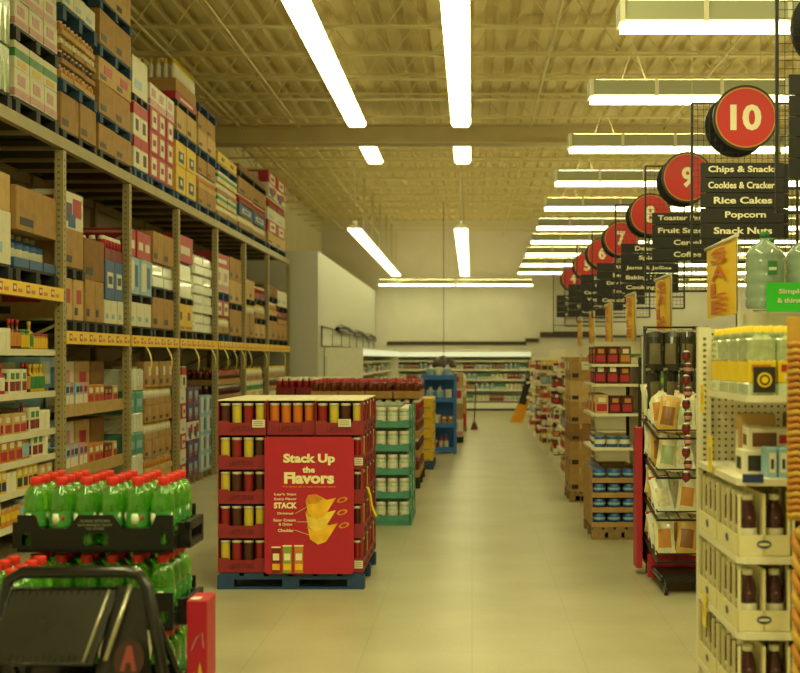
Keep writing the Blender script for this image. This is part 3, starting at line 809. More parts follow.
for q, (cx, cy) in enumerate(((.6,.5), (.6,.59), (.62,.685))):
    b = MB()
    P = lambda u, v: ((cx+u)*pw, (1-(cy+v))*ph)
    body = [P(-.14,-.035), P(-.11,-.075), P(-.02,-.08), P(.1,-.04), P(.2,-.055), P(.13,.02), P(.07,.08), P(-.02,.1), P(-.11,.06)]
    d = .004 + .0015*(3-q)
    b.prism(body, 1, -d, 0, chips[q % 2])
    b.prism([P(-.14,-.035), P(-.11,-.075), P(-.02,-.08), P(.06,-.05), P(-.02,-.015), P(-.1,-.01)], 1, -d-.001, -d, chips[2])
    b.build('crisp', t)
    b = MB(); Pc = lambda a: ((cx+.27+.06*math.cos(a))*pw, (1-(cy-.04+.02*math.sin(a)-.01*math.cos(a)))*ph)
    b.prism([Pc(2*PI*i/12) for i in range(12)], 1, -.003, 0, chips[2])
    b.prism([( (cx+.27+.035*math.cos(2*PI*i/10))*pw, (1-(cy-.04+.011*math.sin(2*PI*i/10)-.006*math.cos(2*PI*i/10)))*ph) for i in range(10)], 1, -.004, -.003, prd)
    b.build('loose_crisp', t)
for q, (cx, m1) in enumerate(((.13, dred), (.255, mat('can_lime','#86a02c',.5,noise=0)), (.385, orange))):
    b = MB(); a0, a1 = (cx-.048)*pw, (cx+.048)*pw
    top_ = .2*ph if q != 0 else .19*ph
    b.box(a0, -.004, .008, a1, 0, top_, m1); b.box(a0-.002, -.005, top_, a1+.002, 0, top_+.01, ptx)
    b.box(a0+.008, -.005, .1*ph, a1-.008, -.004, .15*ph, ptx); b.box(a0+.004, -.006, .03*ph, a1-.004, -.004, .075*ph, chips[0])
    b.build('printed_canister', t)

# yellow shelf tag on the right flank
b = MB(); b.tube([(.003,0,.16),(.02,.01,.1),(.03,.03,.02),(.06,.06,-.06)], .012, yt, 4); tag(b.build('shelf_tag', None, (DX1+.004, 9.5, .55)), 'curled yellow tag on the right flank of the red canister display', 'tag')

# ============================================================ AISLE DISPLAYS BEHIND
def tower(desc, x0, x1, y0, y1, pal, layers):
    stack(desc, y0, y1, x0, x1, 0, 1, 1, [])
# teal trays of white capped jars
tealm = mat('teal_tray', '#4f9584', .5)
def jarw():
    t = thing('jar', '', 'jar')
    b = MB(); b.lathe([(.046,0,wrapg),(.053,.012,wrapg),(.053,.11,white),(.053,.14,wrapg),(.046,.152,wrapg)], 12); b.build('body', t)
    b = MB(); b.lathe([(.05,.152,white),(.05,.19,white),(.046,.193,white)], 12); b.build('lid', t)
    return t
EX0, EX1, EY0 = -1.72, -.6, 12.84
b = MB(); b.box(0,0,0,1.12,1.0,.03,tealm); tag(b.build('teal_platform', None, (EX0, EY0, 0)), 'flat teal platform under the white lidded jar display', 'platform')
for k in range(5):
    z = .031 + k*.233
    lay = ['bottom','second','third','fourth','top'][k]
    for i in range(3):
        for j in range(2):
            w_, d_ = 1.12/3, .5
            cx = EX0+(i+.5)*w_; cy = EY0+(j+.5)*d_
            spawn('tealtray%d' % (i == 2), (lambda r=(i == 2): tray(w_-.006, d_-.006, .232, tealm, None, right=r, core=mat('tray_inside_pale','#8f9a80',.8), lipf=.34)), (cx, cy, z), 'teal tray, %s column %s, %s layer of the white lidded jar display' % (['left','middle','right'][i], ['in front','at the back'][j], lay), 'tray', 'teal trays of the jar display')
            rowpos = [(c, 0) for c in range(3)] if j == 0 else []
            if i == 2: rowpos += [(2, r) for r in range(1 if j == 0 else 0, 4)]
            for (c, r) in rowpos:
                spawn('jarw', jarw, (cx+(c-1)*.118, cy-d_/2+.058+r*.118, z+.008), 'white lidded jar, %s tray column, %s place, %s deep, %s layer of the teal display' % (['left','middle','right'][i], nth(c), nth(r + 4*j), lay), 'jar', 'white lidded jars of the teal display')
stack('pink case pile', 14.1, 15.2, -1.6, -.665, 0, 3, 3, [('pblack',.12),('pinkwhite',.26),('pblack',.08),('redcans',.24),('pblack',.08),('pinkwhite',.22)])
# red bottle display
stack('red bottle display', 16.5, 18.2, -2.05, -.66, 0, 5, 4, [('pblack',.14),('juicecase',.25),('darkjars',.25),('juicecase',.25),('redcans',.25),('juicecase',.25)])
stack('yellow case pile', 19.3, 20.5, -1.45, -.57, 0, 3, 2, [('pblue',.13)] + [('yellowplain',.155)]*6)
stack('left red box pile', 19.5, 20.6, -2.95, -2.35, 0, 2, 2, [('pwood',.12),('cream',.3),('white',.3),('redcans',.3),('white',.06),('redcans',.3)])
stack('left pale pile', 22.5, 23.6, -2.9, -2.2, 0, 3, 2, [('pblue',.12),('cream',.3),('white',.3),('film',.3),('greenwhite',.3)])
# blue rack
t = thing('wire_rack', 'bright blue shelf rack at the end of the row of displays', 'rack', (-.88, 22.5, 0)); bl = mat('rack_blue', '#2f6fc0', .45, noise=.05)
b = MB()
for x in (0, .56): b.box(x, 0, 0, x+.05, .05, 1.38, bl); b.box(x, .55, 0, x+.05, .6, 1.38, bl)
b.build('frame', t)
for z in (.08, .5, .94, 1.33):
    b = MB(); b.box(.05, .002, z-.03, .56, .6, z, bl); b.box(-.001, -.008, z-.045, .611, -.0005, z+.035, bl); b.build('shelf', t)
b = MB(); b.box(.05, .6, .05, .56, .62, 1.33, bl); b.build('back_panel', t)
for z, d_, s in ((.081,'bottom shelf of the blue rack',[('dairydark',2),('redbottle',2)]), (.501,'second shelf of the blue rack',[('creamtub',2),('dairybrown',2)]), (.941,'third shelf of the blue rack',[('milk',2),('creamtub',1)]), (1.331,'top of the blue rack',[('milk',1),('creamtub',1),('milk',1),('redbottle',1)])):
    runs(d_, 'x', -.8, -.3, 22.68, z, s, end='left')
stack('pile past the blue rack', 25.4, 26.3, -.5, -.17, 0, 3, 1, [('pblack',.12),('pinkwhite',.35),('brown',.3),('multi',.3),('brownred',.3)])
stack('small mixed pile near the coolers', 29.4, 30.4, -.5, -.12, 0, 3, 1, [('pwood',.1),('red',.3),('brown',.3),('cream',.25),('pinkwhite',.3)])
# dark domed shade hanging at the back
t = thing('dome_shade', 'dark domed shade hanging low in front of the coolers', 'lamp', (-.72, 33, 1.42))
b = MB(); dsh = mat('dome_dark', '#2e1a16', .4); b.lathe([(.33,0,dsh),(.33,.03,dsh),(.3,.12,dsh),(.22,.22,dsh),(.12,.28,dsh),(.04,.31,dsh)], 20); b.build('shade', t)
b = MB(); b.bar((0,0,.3), (0,0,4.2), .012, dsh); b.build('stem', t)

# ============================================================ COOLERS
cw = mat('cooler_white', '#e9e7d8', .4, noise=.03); cglow = mat('cooler_light', '#f4ffe0', .5, noise=.25, scale=2.2, emit=.45); cin = mat('cooler_inside', '#cfd2c4', .5, noise=0)
def cooler(L, n):
    """open fridge, front looks along -y, runs along +x"""
    t = thing('open_cooler', '', 'cooler')
    b = MB(); b.box(0,0,0,L,.9,.3,cw); b.box(0,-.01,.26,L,0,.3,dark); b.box(0,-.01,0,L,0,.07,dark); b.build('base', t)
    b = MB(); b.box(0,.85,.3,L,.9,1.7,cin); b.box(0,.1,.3,.04,.85,1.7,cw); b.box(L-.04,.1,.3,L,.85,1.7,cw); b.build('body', t)
    b = MB(); b.box(0,.1,1.7,L,.9,1.88,cw); b.build('canopy', t)
    b = MB(); b.box(.05,.085,1.72,L-.05,.1,1.84,cglow); b.build('canopy_light', t)
    for z in (.66, .98, 1.3, 1.58):
        b = MB(); b.box(.04,.32,z-.025,L-.04,.85,z,cw); b.box(.04,.3,z-.04,L-.04,.318,z+.012,cw); b.build('shelf', t)
    return t
t = cooler(4.95, 4); t.location = (-3.05, 41.05, 0); tag(t, 'long white open cooler along the back wall', 'cooler')
SE = ['dairydark','dairywhite','dairybrown','milk','dairygreen','creamtub']
for q, z in enumerate((.302, .662, .982, 1.302)):
    seq = [(SE[(q*2+i) % 6], RD.randint(3, 5)) for i in range(12)]
    runs('%s level, back cooler' % ['bottom','second','third','fourth'][q], 'x', -2.95, 1.8, 41.5, z, seq, end='left')
t = cooler(13.2, 4); t.location = (-2.18, 27.2, 0); t.rotation_euler = (0,0,PI/2); tag(t, 'long white open cooler along the storeroom wall', 'cooler')
# its front looks towards the aisle: rotate so that -y of the unit faces +x
for q, z in enumerate((.982, 1.302)):
    seq = [(SE[(q*3+i) % 6], RD.randint(4, 6)) for i in range(20)]
    runs('%s level, storeroom cooler' % ['third','fourth'][q], 'y', 27.3, 40.2, -2.62, z, seq, end='near end', gap=.03)
# leaning floor sign and broom at the back
t = thing('floor_stand', 'orange stand with a dark top leaning by the back coolers', 'stand', (1.22, 33.6, 0))
b = MB(); b.prism([(-.25,0),(.1,0),(.28,.62),(.02,.62)], 1, -.05, .05, mat('stand_orange','#e09a1a',.5)); b.build('panel', t)
b = MB(); b.prism([(-.02,.5),(.16,.46),(.33,1.1),(.16,1.14)], 1, -.1, -.05, black); b.build('top_panel', t)
t = thing('broom', 'thin broom standing in the aisle before the cooler', 'broom', (.05, 30.2, 0))
b = MB(); b.bar((0,0,.15), (.04,0,1.0), .014, dark, 6); b.build('handle', t)
b = MB(); b.prism([(-.09,0),(.09,0),(.04,.17),(-.03,.17)], 1, -.05, .05, brown); b.build('brush', t)

# ============================================================ BOTTLE DISPLAY, FRONT LEFT
gg = mat('green_bottle_plastic', '#86e648', .06, noise=0, trans=.85, coat=1.)
gliq = mat('green_drink', '#4fbf2c', .1, noise=0, trans=.5)
glab = mat('bottle_label_green', '#3f9440', .4, noise=0); glw = mat('bottle_label_white', '#e4ead0', .4, noise=0); capr = mat('cap_red', '#d42a22', .35, noise=0)
def gbottle():
    t = thing('drink_bottle', '', 'bottle')
    b = MB(); b.lathe([(.03,0,gg),(.046,.004,gg),(.05,.025,gg),(.045,.05,gg),(.052,.07,gg),(.0535,.1,gg),(.052,.13,gg),(.0535,.16,gg),(.0535,.2,gg),(.052,.225,gg),(.045,.25,gg),(.032,.27,gg),(.022,.28,gg),(.021,.292,gg)], 16)
    b.build('bottle_body', t)
    b = MB(); b.lathe([(.0545,.1,glab),(.0545,.165,glab)], 16, cap=False)
    for a, m_, z_, s_ in ((-1.95,glw,.133,.024),(-1.3,red,.137,.018),(-.7,glw,.122,.016),(-.2,glw,.145,.018),(.5,red,.14,.018),(1.4,glw,.133,.024),(2.3,red,.14,.013),(3.2,glw,.14,.02)):
        cx, cy = .0395*math.cos(a), .0395*math.sin(a)
        b.lathe([(s_*.8,-s_,m_),(s_*.95,0,m_),(s_*.8,s_,m_)], 8, cx, cy, z_)
    b.build('label', t)
    b = MB(); b.lathe([(.0255,.285,capr),(.0262,.288,capr),(.0262,.312,capr),(.0235,.316,capr)], 14)
    b.lathe([(.0245,.278,capr),(.0245,.284,capr)], 14); b.build('cap', t)
    return t
crate = mat('black_crate', '#0c0c0e', .45, noise=.05)
def crate_m(w, d):
    t = thing('bottle_crate', '', 'crate')
    b = MB()
    b.box(0, 0, 0, w, d, .012, crate)
    prof = []
    N = 72
    def hgt(u):   # scalloped rim: tall at both corners and at the middle
        for c, hw in ((.055,.055), (.5,.11), (.945,.055)):
            a = abs(u-c)/hw
            if a < 1: return .165
            if a < 1.6: return .165 - .06*(a-1)/.6
        return .105
    outl = [(i/N*w, hgt(i/N)) for i in range(N+1)]
    for side in (0, d-.012):
        for i in range(N):
            (u0, h0), (u1, h1) = outl[i], outl[i+1]
            um = (i+.5)/N
            hole_ = any(abs(um-c) < hw for c, hw in ((.055,.03), (.5,.08), (.945,.03)))
            if hole_ :
                b.prism([(u0,0),(u1,0),(u1,.03),(u0,.03)], 1, side, side+.012, crate)
                b.prism([(u0,.085),(u1,.085),(u1,h1),(u0,h0)], 1, side, side+.012, crate)
            else: b.prism([(u0,0),(u1,0),(u1,h1),(u0,h0)], 1, side, side+.012, crate)
    b.box(0, .012, 0, .012, d-.012, .07, crate)
    b.box(w-.012, .012, 0, w, d-.012, .07, crate)
    for k in range(1, 6): b.box(k*w/6-.003, .012, .012, k*w/6+.003, d-.012, .03, crate)
    b.build('shell', t)
    for sx in (-1, 1):   # open grip at each end
        b = MB(); xo = w if sx > 0 else -.055
        b.box(xo, d*.2, .005, xo+.055, d*.2+.03, .12, crate); b.box(xo, d*.75, .005, xo+.055, d*.75+.03, .12, crate)
        b.box(xo+.03, d*.2, .085, xo+.055, d*.75+.03, .125, crate); b.box(xo+.03, d*.2, .005, xo+.055, d*.75+.03, .035, crate)
        b.build('grip', t)
    return t
gem = mat('crate_lettering', '#7f8070', .5, noise=0)
CW, CD = .69, .48
CX, CY = -2.015, 5.76
for lv, (z, nmv) in enumerate(((.1,'bottom'), (.445,'middle'), (.79,'top'))):
    spawn('crate', lambda: crate_m(CW, CD), (CX, CY, z+.0005), '%s black crate of the green bottle display at the left' % nmv, 'crate', 'black crates of the green bottle display')
    for i in range(6):
        for j in range(4):
            if lv < 1 and not (j == 0 or i == 5): continue
            spawn('gbot', gbottle, (CX+.06+i*.114, CY+.068+j*.114, z+.0135), 'green bottle with red cap, column %s, rank %s from the front, %s crate' % (nth(i), nth(j), nmv), 'bottle', 'green bottles standing in the %s crate' % nmv, rz=RD.uniform(-.5, .5))
b = MB(); text_front(b, 'PLEASE RETURN', 0, 0, 0, .13, .012, gem, .01); text_front(b, 'RETURNABLE CRATE', 0, 0, -.018, .15, .01, gem, .01); text_front(b, 'TO STORE', 0, 0, -.034, .08, .01, gem, .01)
o = b.build('crate_print', None, (CX+CW/2, CY-.001, .79+.14)); tag(o, 'small grey lettering on the middle of the top black crate', 'lettering')
# base dolly under the crates
t = thing('crate_dolly', 'low black dolly under the bottle crates', 'dolly', (CX, CY, 0))
b = MB(); b.box(0,0,.06,CW,CD,.098,crate); b.build('deck', t)
for x in (.06, CW-.06):
    for y in (.06, CD-.06):
        b = MB(); b.tube([(x-.012,y,.03),(x+.012,y,.03)], .03, black, 10); b.box(x-.015,y-.015,.03,x+.015,y+.015,.061,black); b.build('caster', t)
# second group of bottles at the far left
spawn('crate2', lambda: crate_m(.5, CD), (-2.27, 5.2, .468), 'black crate of green bottles at the far left edge', 'crate')
b = MB(); b.box(0,0,0,.5,CD,.466,crate); tag(b.build('crate_stand', None, (-2.27, 5.2, 0)), 'black box under the far left bottle crate', 'box')
for i in range(4):
    for j in range(4):
        spawn('gbot', gbottle, (-2.205+i*.114, 5.2+.068+j*.114, .482), 'green bottle with red cap, column %s, rank %s from the front, far left crate' % (nth(i), nth(j)), 'bottle', 'green bottles in the far left crate', rz=RD.uniform(-.5, .5))

# dark framed basket stand in front
bkg = mat('glossy_black_tube', '#08080a', .25, noise=0, coat=.3); pan_ = mat('smoked_panel', '#2b2a24', .22, noise=.2, scale=6, coat=.3)
t = thing('display_stand', 'black framed stand with a sloping smoked panel in front of the green bottles', 'stand', (-1.62, 4.6, 0))
b = MB()
b.tube([(-.04,-.25,0),(-.035,-.12,.45),(-.03,-.02,.8),(-.02,0,.865),(.03,0,.893),(.4,0,.896),(.44,0,.885),(.475,-.01,.84),(.56,-.1,.5),(.68,-.22,0)], .022, bkg, 10)
b.build('front_frame', t)
b = MB()
b.tube([(-.05,.0,.78),(-.08,.35,.3),(-.1,.45,0)], .014, bkg, 8); b.tube([(.48,.0,.78),(.56,.35,.3),(.6,.45,0)], .014, bkg, 8)
b.bar((-.09,-.13,.42), (.585,-.13,.42), .012, bkg, 8); b.bar((-.085,.36,.28), (.565,.36,.28), .012, bkg, 8); b.build('rear_leg', t)
b = MB()   # sloping tray panel with raised rim and grooves
def Q(u, v): # u across, v down the slope
    return (-.0+u*.37-v*.05, -.02-.12*v, .84-.24*v)
b.quad([Q(0,1), Q(1,1), Q(1,0), Q(0,0)], pan_); b.quad([(p[0], p[1]+.006, p[2]) for p in (Q(0,0), Q(1,0), Q(1,1), Q(0,1))], pan_)
b.build('panel', t)
b = MB(); b.tube([Q(0,0), Q(1,0), Q(1,1), Q(0,1)], .008, bkg, 6, closed=True)
for k in range(14):
    p, q = Q(.05+k*.066, .01), Q(.05+k*.066, .09); b.bar(p, q, .003, bkg)
for k in range(16):
    p, q = Q(.03+k*.06, .88), Q(.03+k*.06, .97); b.bar(p, q, .003, bkg)
b.build('panel_rim', t)
b = MB(); b.bar(Q(.93,.02), Q(.9,.98), .006, mat('bright_edge','#b9b49a',.25,metal=.6,noise=0), 6); b.bar(Q(1.12,-.05), Q(1.1,.95), .009, mat('bright_edge','#b9b49a',.25), 6); b.build('edge_strip', t)
b = MB(); b.quad([(.36,-.015,.85),(.46,-.02,.84),(.53,-.13,.44),(.3,-.14,.44)], mat('side_panel_dark','#1d1a16',.35)); b.quad([(.3,-.134,.44),(.53,-.124,.44),(.46,-.014,.84),(.36,-.009,.85)], mat('side_panel_dark','#1d1a16')); b.build('side_panel', t)
b = MB()
for u in (-.04,): b.box(-.06,-.12,.36,.5,.3,.38,bkg)
b.box(-.06,-.13,.38,.5,-.115,.5,bkg); b.box(-.06,.29,.38,.5,.3,.5,bkg); b.build('lower_basket', t)
b = MB(); pk = mat('emblem_pink','#8c3c34',.5,noise=0); dk_ = mat('emblem_back','#3a1c14',.4,noise=0)
b.prism([(.052*math.cos(2*PI*i/20), .065*math.sin(2*PI*i/20)) for i in range(20)], 1, 0, .004, dk_)
b.prism([(-.028,-.04),(-.012,-.04),(-.008,-.012),(.008,-.012),(.012,-.04),(.028,-.04),(.008,.045),(-.008,.045)], 1, -.002, 0, pk)
o = b.build('emblem_plate', t); o.location = (.45, -.17, .625); o.rotation_euler = (-.25, 0, 0); o['label'] = 'dark oval plate with a pinkish letter A'
# red card display beside
t = thing('card_display', 'narrow red card display box standing right of the bottle crates', 'display box', (-1.175, 5.35, 0))
b = MB(); b.rbox(0,0,0,.085,.18,.655,prd,.004); b.build('box', t)
b = MB(); b.quad([(.01,.01,.657),(.05,.01,.657),(.055,.07,.657),(.015,.07,.657)], paper); b.build('sticker', t)
b = MB(); b.prism([(.015,.12),(.06,.1),(.075,.3),(.055,.4),(.045,.34),(.03,.36),(.015,.25)], 1, -.002, 0, yellow)
b.tube([(.02,-.001,.45),(.04,-.001,.5),(.065,-.001,.52),(.07,-.001,.46)], .003, pink, 4); b.build('printed_picture', t)
# ============================================================ RIGHT: NEAR END SHELF UNIT
GX, GY0, GY1 = 1.07, 5.23, 6.2
hole = MATS['punched_hole_dark']
t = thing('end_shelf_unit', 'near white end unit with curved shelves of juice at the right', 'shelf unit', (GX, GY0, 0))
def G(x, y, z): return (x-GX, y-GY0, z)
pegm = bpy.data.materials.new('pegboard'); pegm.use_nodes = True
nt = pegm.node_tree; bs = nt.nodes['Principled BSDF']; tc = nt.nodes.new('ShaderNodeTexCoord'); mp = nt.nodes.new('ShaderNodeVectorMath'); mp.operation = 'SCALE'; mp.inputs['Scale'].default_value = 32
fr = nt.nodes.new('ShaderNodeVectorMath'); fr.operation = 'FRACTION'; sb = nt.nodes.new('ShaderNodeVectorMath'); sb.operation = 'SUBTRACT'; sb.inputs[1].default_value = (.5,0,.5)
ml = nt.nodes.new('ShaderNodeVectorMath'); ml.operation = 'MULTIPLY'; ml.inputs[1].default_value = (1,0,1); ln = nt.nodes.new('ShaderNodeVectorMath'); ln.operation = 'LENGTH'
lt = nt.nodes.new('ShaderNodeMath'); lt.operation = 'LESS_THAN'; lt.inputs[1].default_value = .2; mxr = nt.nodes.new('ShaderNodeMixRGB'); mxr.inputs[1].default_value = lin('#ddd5bb'); mxr.inputs[2].default_value = lin('#6b6450')
nt.links.new(tc.outputs['Object'], mp.inputs[0]); nt.links.new(mp.outputs[0], fr.inputs[0]); nt.links.new(fr.outputs[0], sb.inputs[0]); nt.links.new(sb.outputs[0], ml.inputs[0]); nt.links.new(ml.outputs[0], ln.inputs[0]); nt.links.new(ln.outputs['Value'], lt.inputs[0]); nt.links.new(lt.outputs[0], mxr.inputs[0]); nt.links.new(mxr.outputs[0], bs.inputs['Base Color']); bs.inputs['Roughness'].default_value = .6
b = MB(); b.box(*G(1.14,6.2,0), *G(1.95,6.22,1.79), pegm); b.build('back_panel', t)
for x in (1.075, 1.95):
    b = MB(); b.box(*G(x,6.17,0), *G(x+.06,6.23,1.8), cream)
    for k in range(62): b.box(*G(x+.022,6.168,.06+k*.0275), *G(x+.036,6.17,.072+k*.0275), hole)
    b.build('upright', t)
ZG = [.235, .545, .85, 1.165, 1.5]
for k, z in enumerate(ZG):
    b = MB(); x0 = GX if k < 4 else 1.12
    pl = []
    xs0, xs1 = x0, 1.98; y0 = GY0 + (0 if k < 4 else .05)
    pl = [(xs0,6.165),(xs0,y0+.03),(xs0+.03,y0)] + [(xs0+.03+(xs1-xs0-.06)*i/8, y0-.012*math.sin(PI*i/8)) for i in range(1,8)] + [(xs1-.03,y0),(xs1,y0+.03),(xs1,6.165)]
    b.prism([(p[0]-GX, p[1]-GY0) for p in pl], 2, z-.028, z, cream)
    b.build('shelf', t)
b = MB(); b.box(*G(GX+.02,GY0+.05,0), *G(1.96,6.165,.2), cream); b.build('plinth', t)
# juice trays and bottles
jdark = mat('juice_bottle_dark', '#3a0a12', .15, noise=.1, coat=.5); jlab = mat('juice_label_white', '#e6e3d2', .5, noise=0); jtray = mat('juice_tray_cream', '#ddd3a6', .7, noise=.05); jmark = mat('juice_mark_pink', '#9a5a5c', .4, noise=0); ov = mat('oval_navy', '#3c4a6e', .5, noise=0)
def juice():
    t = thing('juice_bottle', '', 'bottle')
    b = MB(); b.lathe([(.034,0,jdark),(.038,.006,jdark),(.038,.13,jdark),(.035,.14,jdark),(.038,.152,jdark),(.036,.185,jdark),(.028,.22,jdark),(.019,.24,jdark),(.018,.252,jdark)], 14); b.build('bottle_body', t)
    b = MB(); b.lathe([(.0388,.02,jlab),(.0388,.12,jlab)], 14, cap=False); b.build('label', t)
    b = MB(); b.lathe([(.0215,.248,jlab),(.0215,.27,jlab),(.0195,.273,jlab)], 12); b.build('cap', t)
    b = MB(); b.lathe([(.010,-.012,jmark),(.016,0,jmark),(.010,.012,jmark)], 8, 0, -.0235, .168); b.build('label_mark', t)
    for c_ in t.children:
        for v in c_.data.vertices: v.co.z *= .88
    return t
def juice_tray():
    t = thing('juice_tray', '', 'tray')
    b = MB(); w, d = .212, .45
    b.box(0,0,0,w,d,.004,jtray); b.box(0,0,0,w,.004,.085,jtray); b.box(0,0,0,.004,d,.085,jtray); b.box(w-.004,0,0,w,d,.085,jtray); b.box(0,d-.004,0,w,d,.25,jtray)
    for (x, y) in ((0,0),(w-.012,0),(0,d-.012),(w-.012,d-.012)): b.box(x,y,.085,x+.012,y+.012,.25,jtray)
    b.box(w/2-.006,0,.0,w/2+.006,d,.25,jtray)
    for k in range(1, 4): b.box(0, k*d/4-.006, 0, .012, k*d/4+.006, .25, jtray); b.box(.012, k*d/4-.003, 0, w, k*d/4+.003, .1, jtray)
    b.build('carton', t)
    b = MB()
    b.prism([(w*.5+.03*math.cos(2*PI*i/18), .048+.017*math.sin(2*PI*i/18)) for i in range(18)], 1, -.0015, 0, ov)
    b.prism([(w*.5+.024*math.cos(2*PI*i/18), .048+.006*math.sin(2*PI*i/18)) for i in range(18)], 1, -.0022, -.0015, jtray)
    b.build('oval_mark', t)
    b = MB(); b.prism([(d*.5+.03*math.cos(2*PI*i/18), .048+.017*math.sin(2*PI*i/18)) for i in range(18)], 0, -.0015, 0, ov)
    b.build('oval_mark', t)
    return t
for k in range(3):
    z = ZG[k]+.001; sn = ['lowest','middle','upper'][k]
    for i in range(4):
        for j in range(2):
            x = GX+.004+i*.218; y = GY0+.02+j*.46
            spawn('jtray', juice_tray, (x, y, z), 'cream juice tray, %s from the left, %s rank, %s juice shelf' % (nth(i), ['front','rear'][j], sn), 'tray', 'cream juice trays on the near end unit')
            for c in range(2):
                for r in range(4):
                    if not ((i == 0 and c == 0) or (j == 0 and r == 0) ): continue
                    spawn('juice', juice, (x+.05+c*.108, y+.056+r*.1125, z+.005), 'dark juice bottle, place %s from the left, rank %s, %s juice shelf' % (nth(i*2+c), nth(j*4+r), sn), 'bottle', 'dark juice bottles on the near end unit')
# tea and biscuit boxes on the fourth shelf
z = ZG[3]+.001
bt = [('brownbox', 1.2, 5.75, 1.05, 'tan box standing left on the tea shelf'), ('whitebox', 1.36, 5.6, 1.0, 'white box with dark red print on the tea shelf')]
cx = [
 ('food_box', 'cream box with a small dark picture lying left on the tea shelf', (.22,.16,.1), (1.24,5.5), paper, dark, orange, 0),
 ('food_box', 'cream box stacked on the left box of the tea shelf', (.2,.16,.09), (1.26,5.52), cream, brown, red, .101),
 ('food_box', 'tan upright box behind the cream boxes of the tea shelf', (.16,.1,.24), (1.26,5.78), card2, paper, dark, 0),
 ('food_box', 'dark box with a brown picture at the right of the tea shelf', (.17,.12,.24), (1.48,5.78), brown, card2, dark, 0),
 ('food_box', 'cream patterned box lying right of the first on the tea shelf', (.16,.14,.12), (1.45,5.55), cream, orange, dark, 0),
]
for (n_, lab, (w_, d_, h_), (x, y), m1, m2, m3, dz) in cx:
    b = MB(); b.rbox(-w_/2,-d_/2,0,w_/2,d_/2,h_,m1,.003); b.box(-w_*.4,-d_/2-.002,h_*.15,w_*.1,-d_/2,h_*.8,m2); b.box(w_*.15,-d_/2-.002,h_*.3,w_*.4,-d_/2,h_*.7,m3)
    b.box(-w_/2-.002,-d_*.3,h_*.2,-w_/2,d_*.3,h_*.7,m2)
    tag(b.build(n_, None, (x, y, z+dz), RD.uniform(-.1,.1)), lab, 'box')
for i in range(9):
    b = MB(); b.rbox(-.02,-.06,0,.02,.06,.12,lblue,.003); b.box(-.013,-.062,.02,.013,-.06,.1,paper); b.box(-.006,-.063,.035,.006,-.062,.075,navy)
    tag(b.build('tea_box', None, (1.22+i*.046, 5.34, z)), 'small blue and white box, %s from the left at the front of the tea shelf' % nth(i), 'box', 'small blue and white boxes at the tea shelf front')
b = MB(); b.box(0,-.004,0,.085,0,.035,navy); tag(b.build('shelf_card', None, (1.085, GY0-.013, z-.015)), 'small navy card clipped at the left of the tea shelf edge', 'card')
# drinks on the fifth shelf
z = ZG[4]+.001
yel = mat('drink_box_yellow', '#e6c61c', .5, noise=.06)
for i, j in [(i, j) for j in range(4) for i in range(6) if j == 0 or i == 0]:
    b = MB(); b.rbox(0,0,0,.118,.2,.05,wrapg,.005)
    b.rbox(.002,0,.051,.116,.2,.14,yel,.003); b.box(.015,-.0015,.095,.095,0,.125,red if i % 2 else orange); b.box(.03,-.0015,.065,.08,0,.082,paper)
    tag(b.build('drink_pack', None, (1.125+i*.121, 5.3+j*.207, z)), 'yellow drink pack, %s from left, %s rank, lower row of the top shelf' % (nth(i), nth(j)), 'pack', 'yellow drink packs on the near end unit')
gp = mat('pale_green_film', '#a9b58a', .12, noise=.2, scale=30, bump=.4, coat=.6)
for i, j in [(i, j) for j in range(4) for i in range(6) if j == 0 or i == 0]:
    b = MB(); b.rbox(0,0,0,.118,.2,.105,gp,.02)
    for q in range(3):
        for r in range(3): b.lathe([(.017,.09,gp),(.017,.115,gp),(.011,.125,yel),(.011,.142,yel)], 8, .02+q*.039, .03+r*.06)
    tag(b.build('bottle_pack', None, (1.125+i*.121, 5.3+j*.207, z+.142)), 'green film bottle pack, %s from left, %s rank, on the yellow row' % (nth(i), nth(j)), 'pack', 'green film packs atop the yellow drink packs')
t = thing('shelf_sign', 'black square sign with a yellow ring on the yellow drink packs', 'sign', (1.145, 5.285, z+.01))
b = MB(); b.box(0,0,0,.09,.006,.105,dark); b.build('plate', t)
b = MB(); b.prism([(.045+.03*math.cos(2*PI*i/20), .052+.03*math.sin(2*PI*i/20)) for i in range(20)], 1, -.002, 0, yel); b.prism([(.045+.022*math.cos(2*PI*i/20), .052+.022*math.sin(2*PI*i/20)) for i in range(20)], 1, -.003, -.002, dark); b.prism([(.045+.014*math.cos(2*PI*i/16), .052+.014*math.sin(2*PI*i/16)) for i in range(16)], 1, -.004, -.003, yel); b.build('ring', t)
# yellow hanging tags at the left edge of the unit
for (y, z, h_, s) in ((5.9,.545,.15,'beside the middle juice shelf'), (5.95,1.5,.13,'below the top shelf'), (5.75,1.165,.16,'above the tea shelf edge')):
    b = MB(); b.box(-.005,0,0,-.003,.1,h_,yt); b.box(-.0055,.015,h_*.3,-.005,.085,h_*.7,yellow)
    tag(b.build('shelf_tag', None, (GX-.003, y, z-h_+.03 if s[0] == 'b' else z-.02)), 'small yellow tag %s at the left flank of the near unit' % s, 'tag')
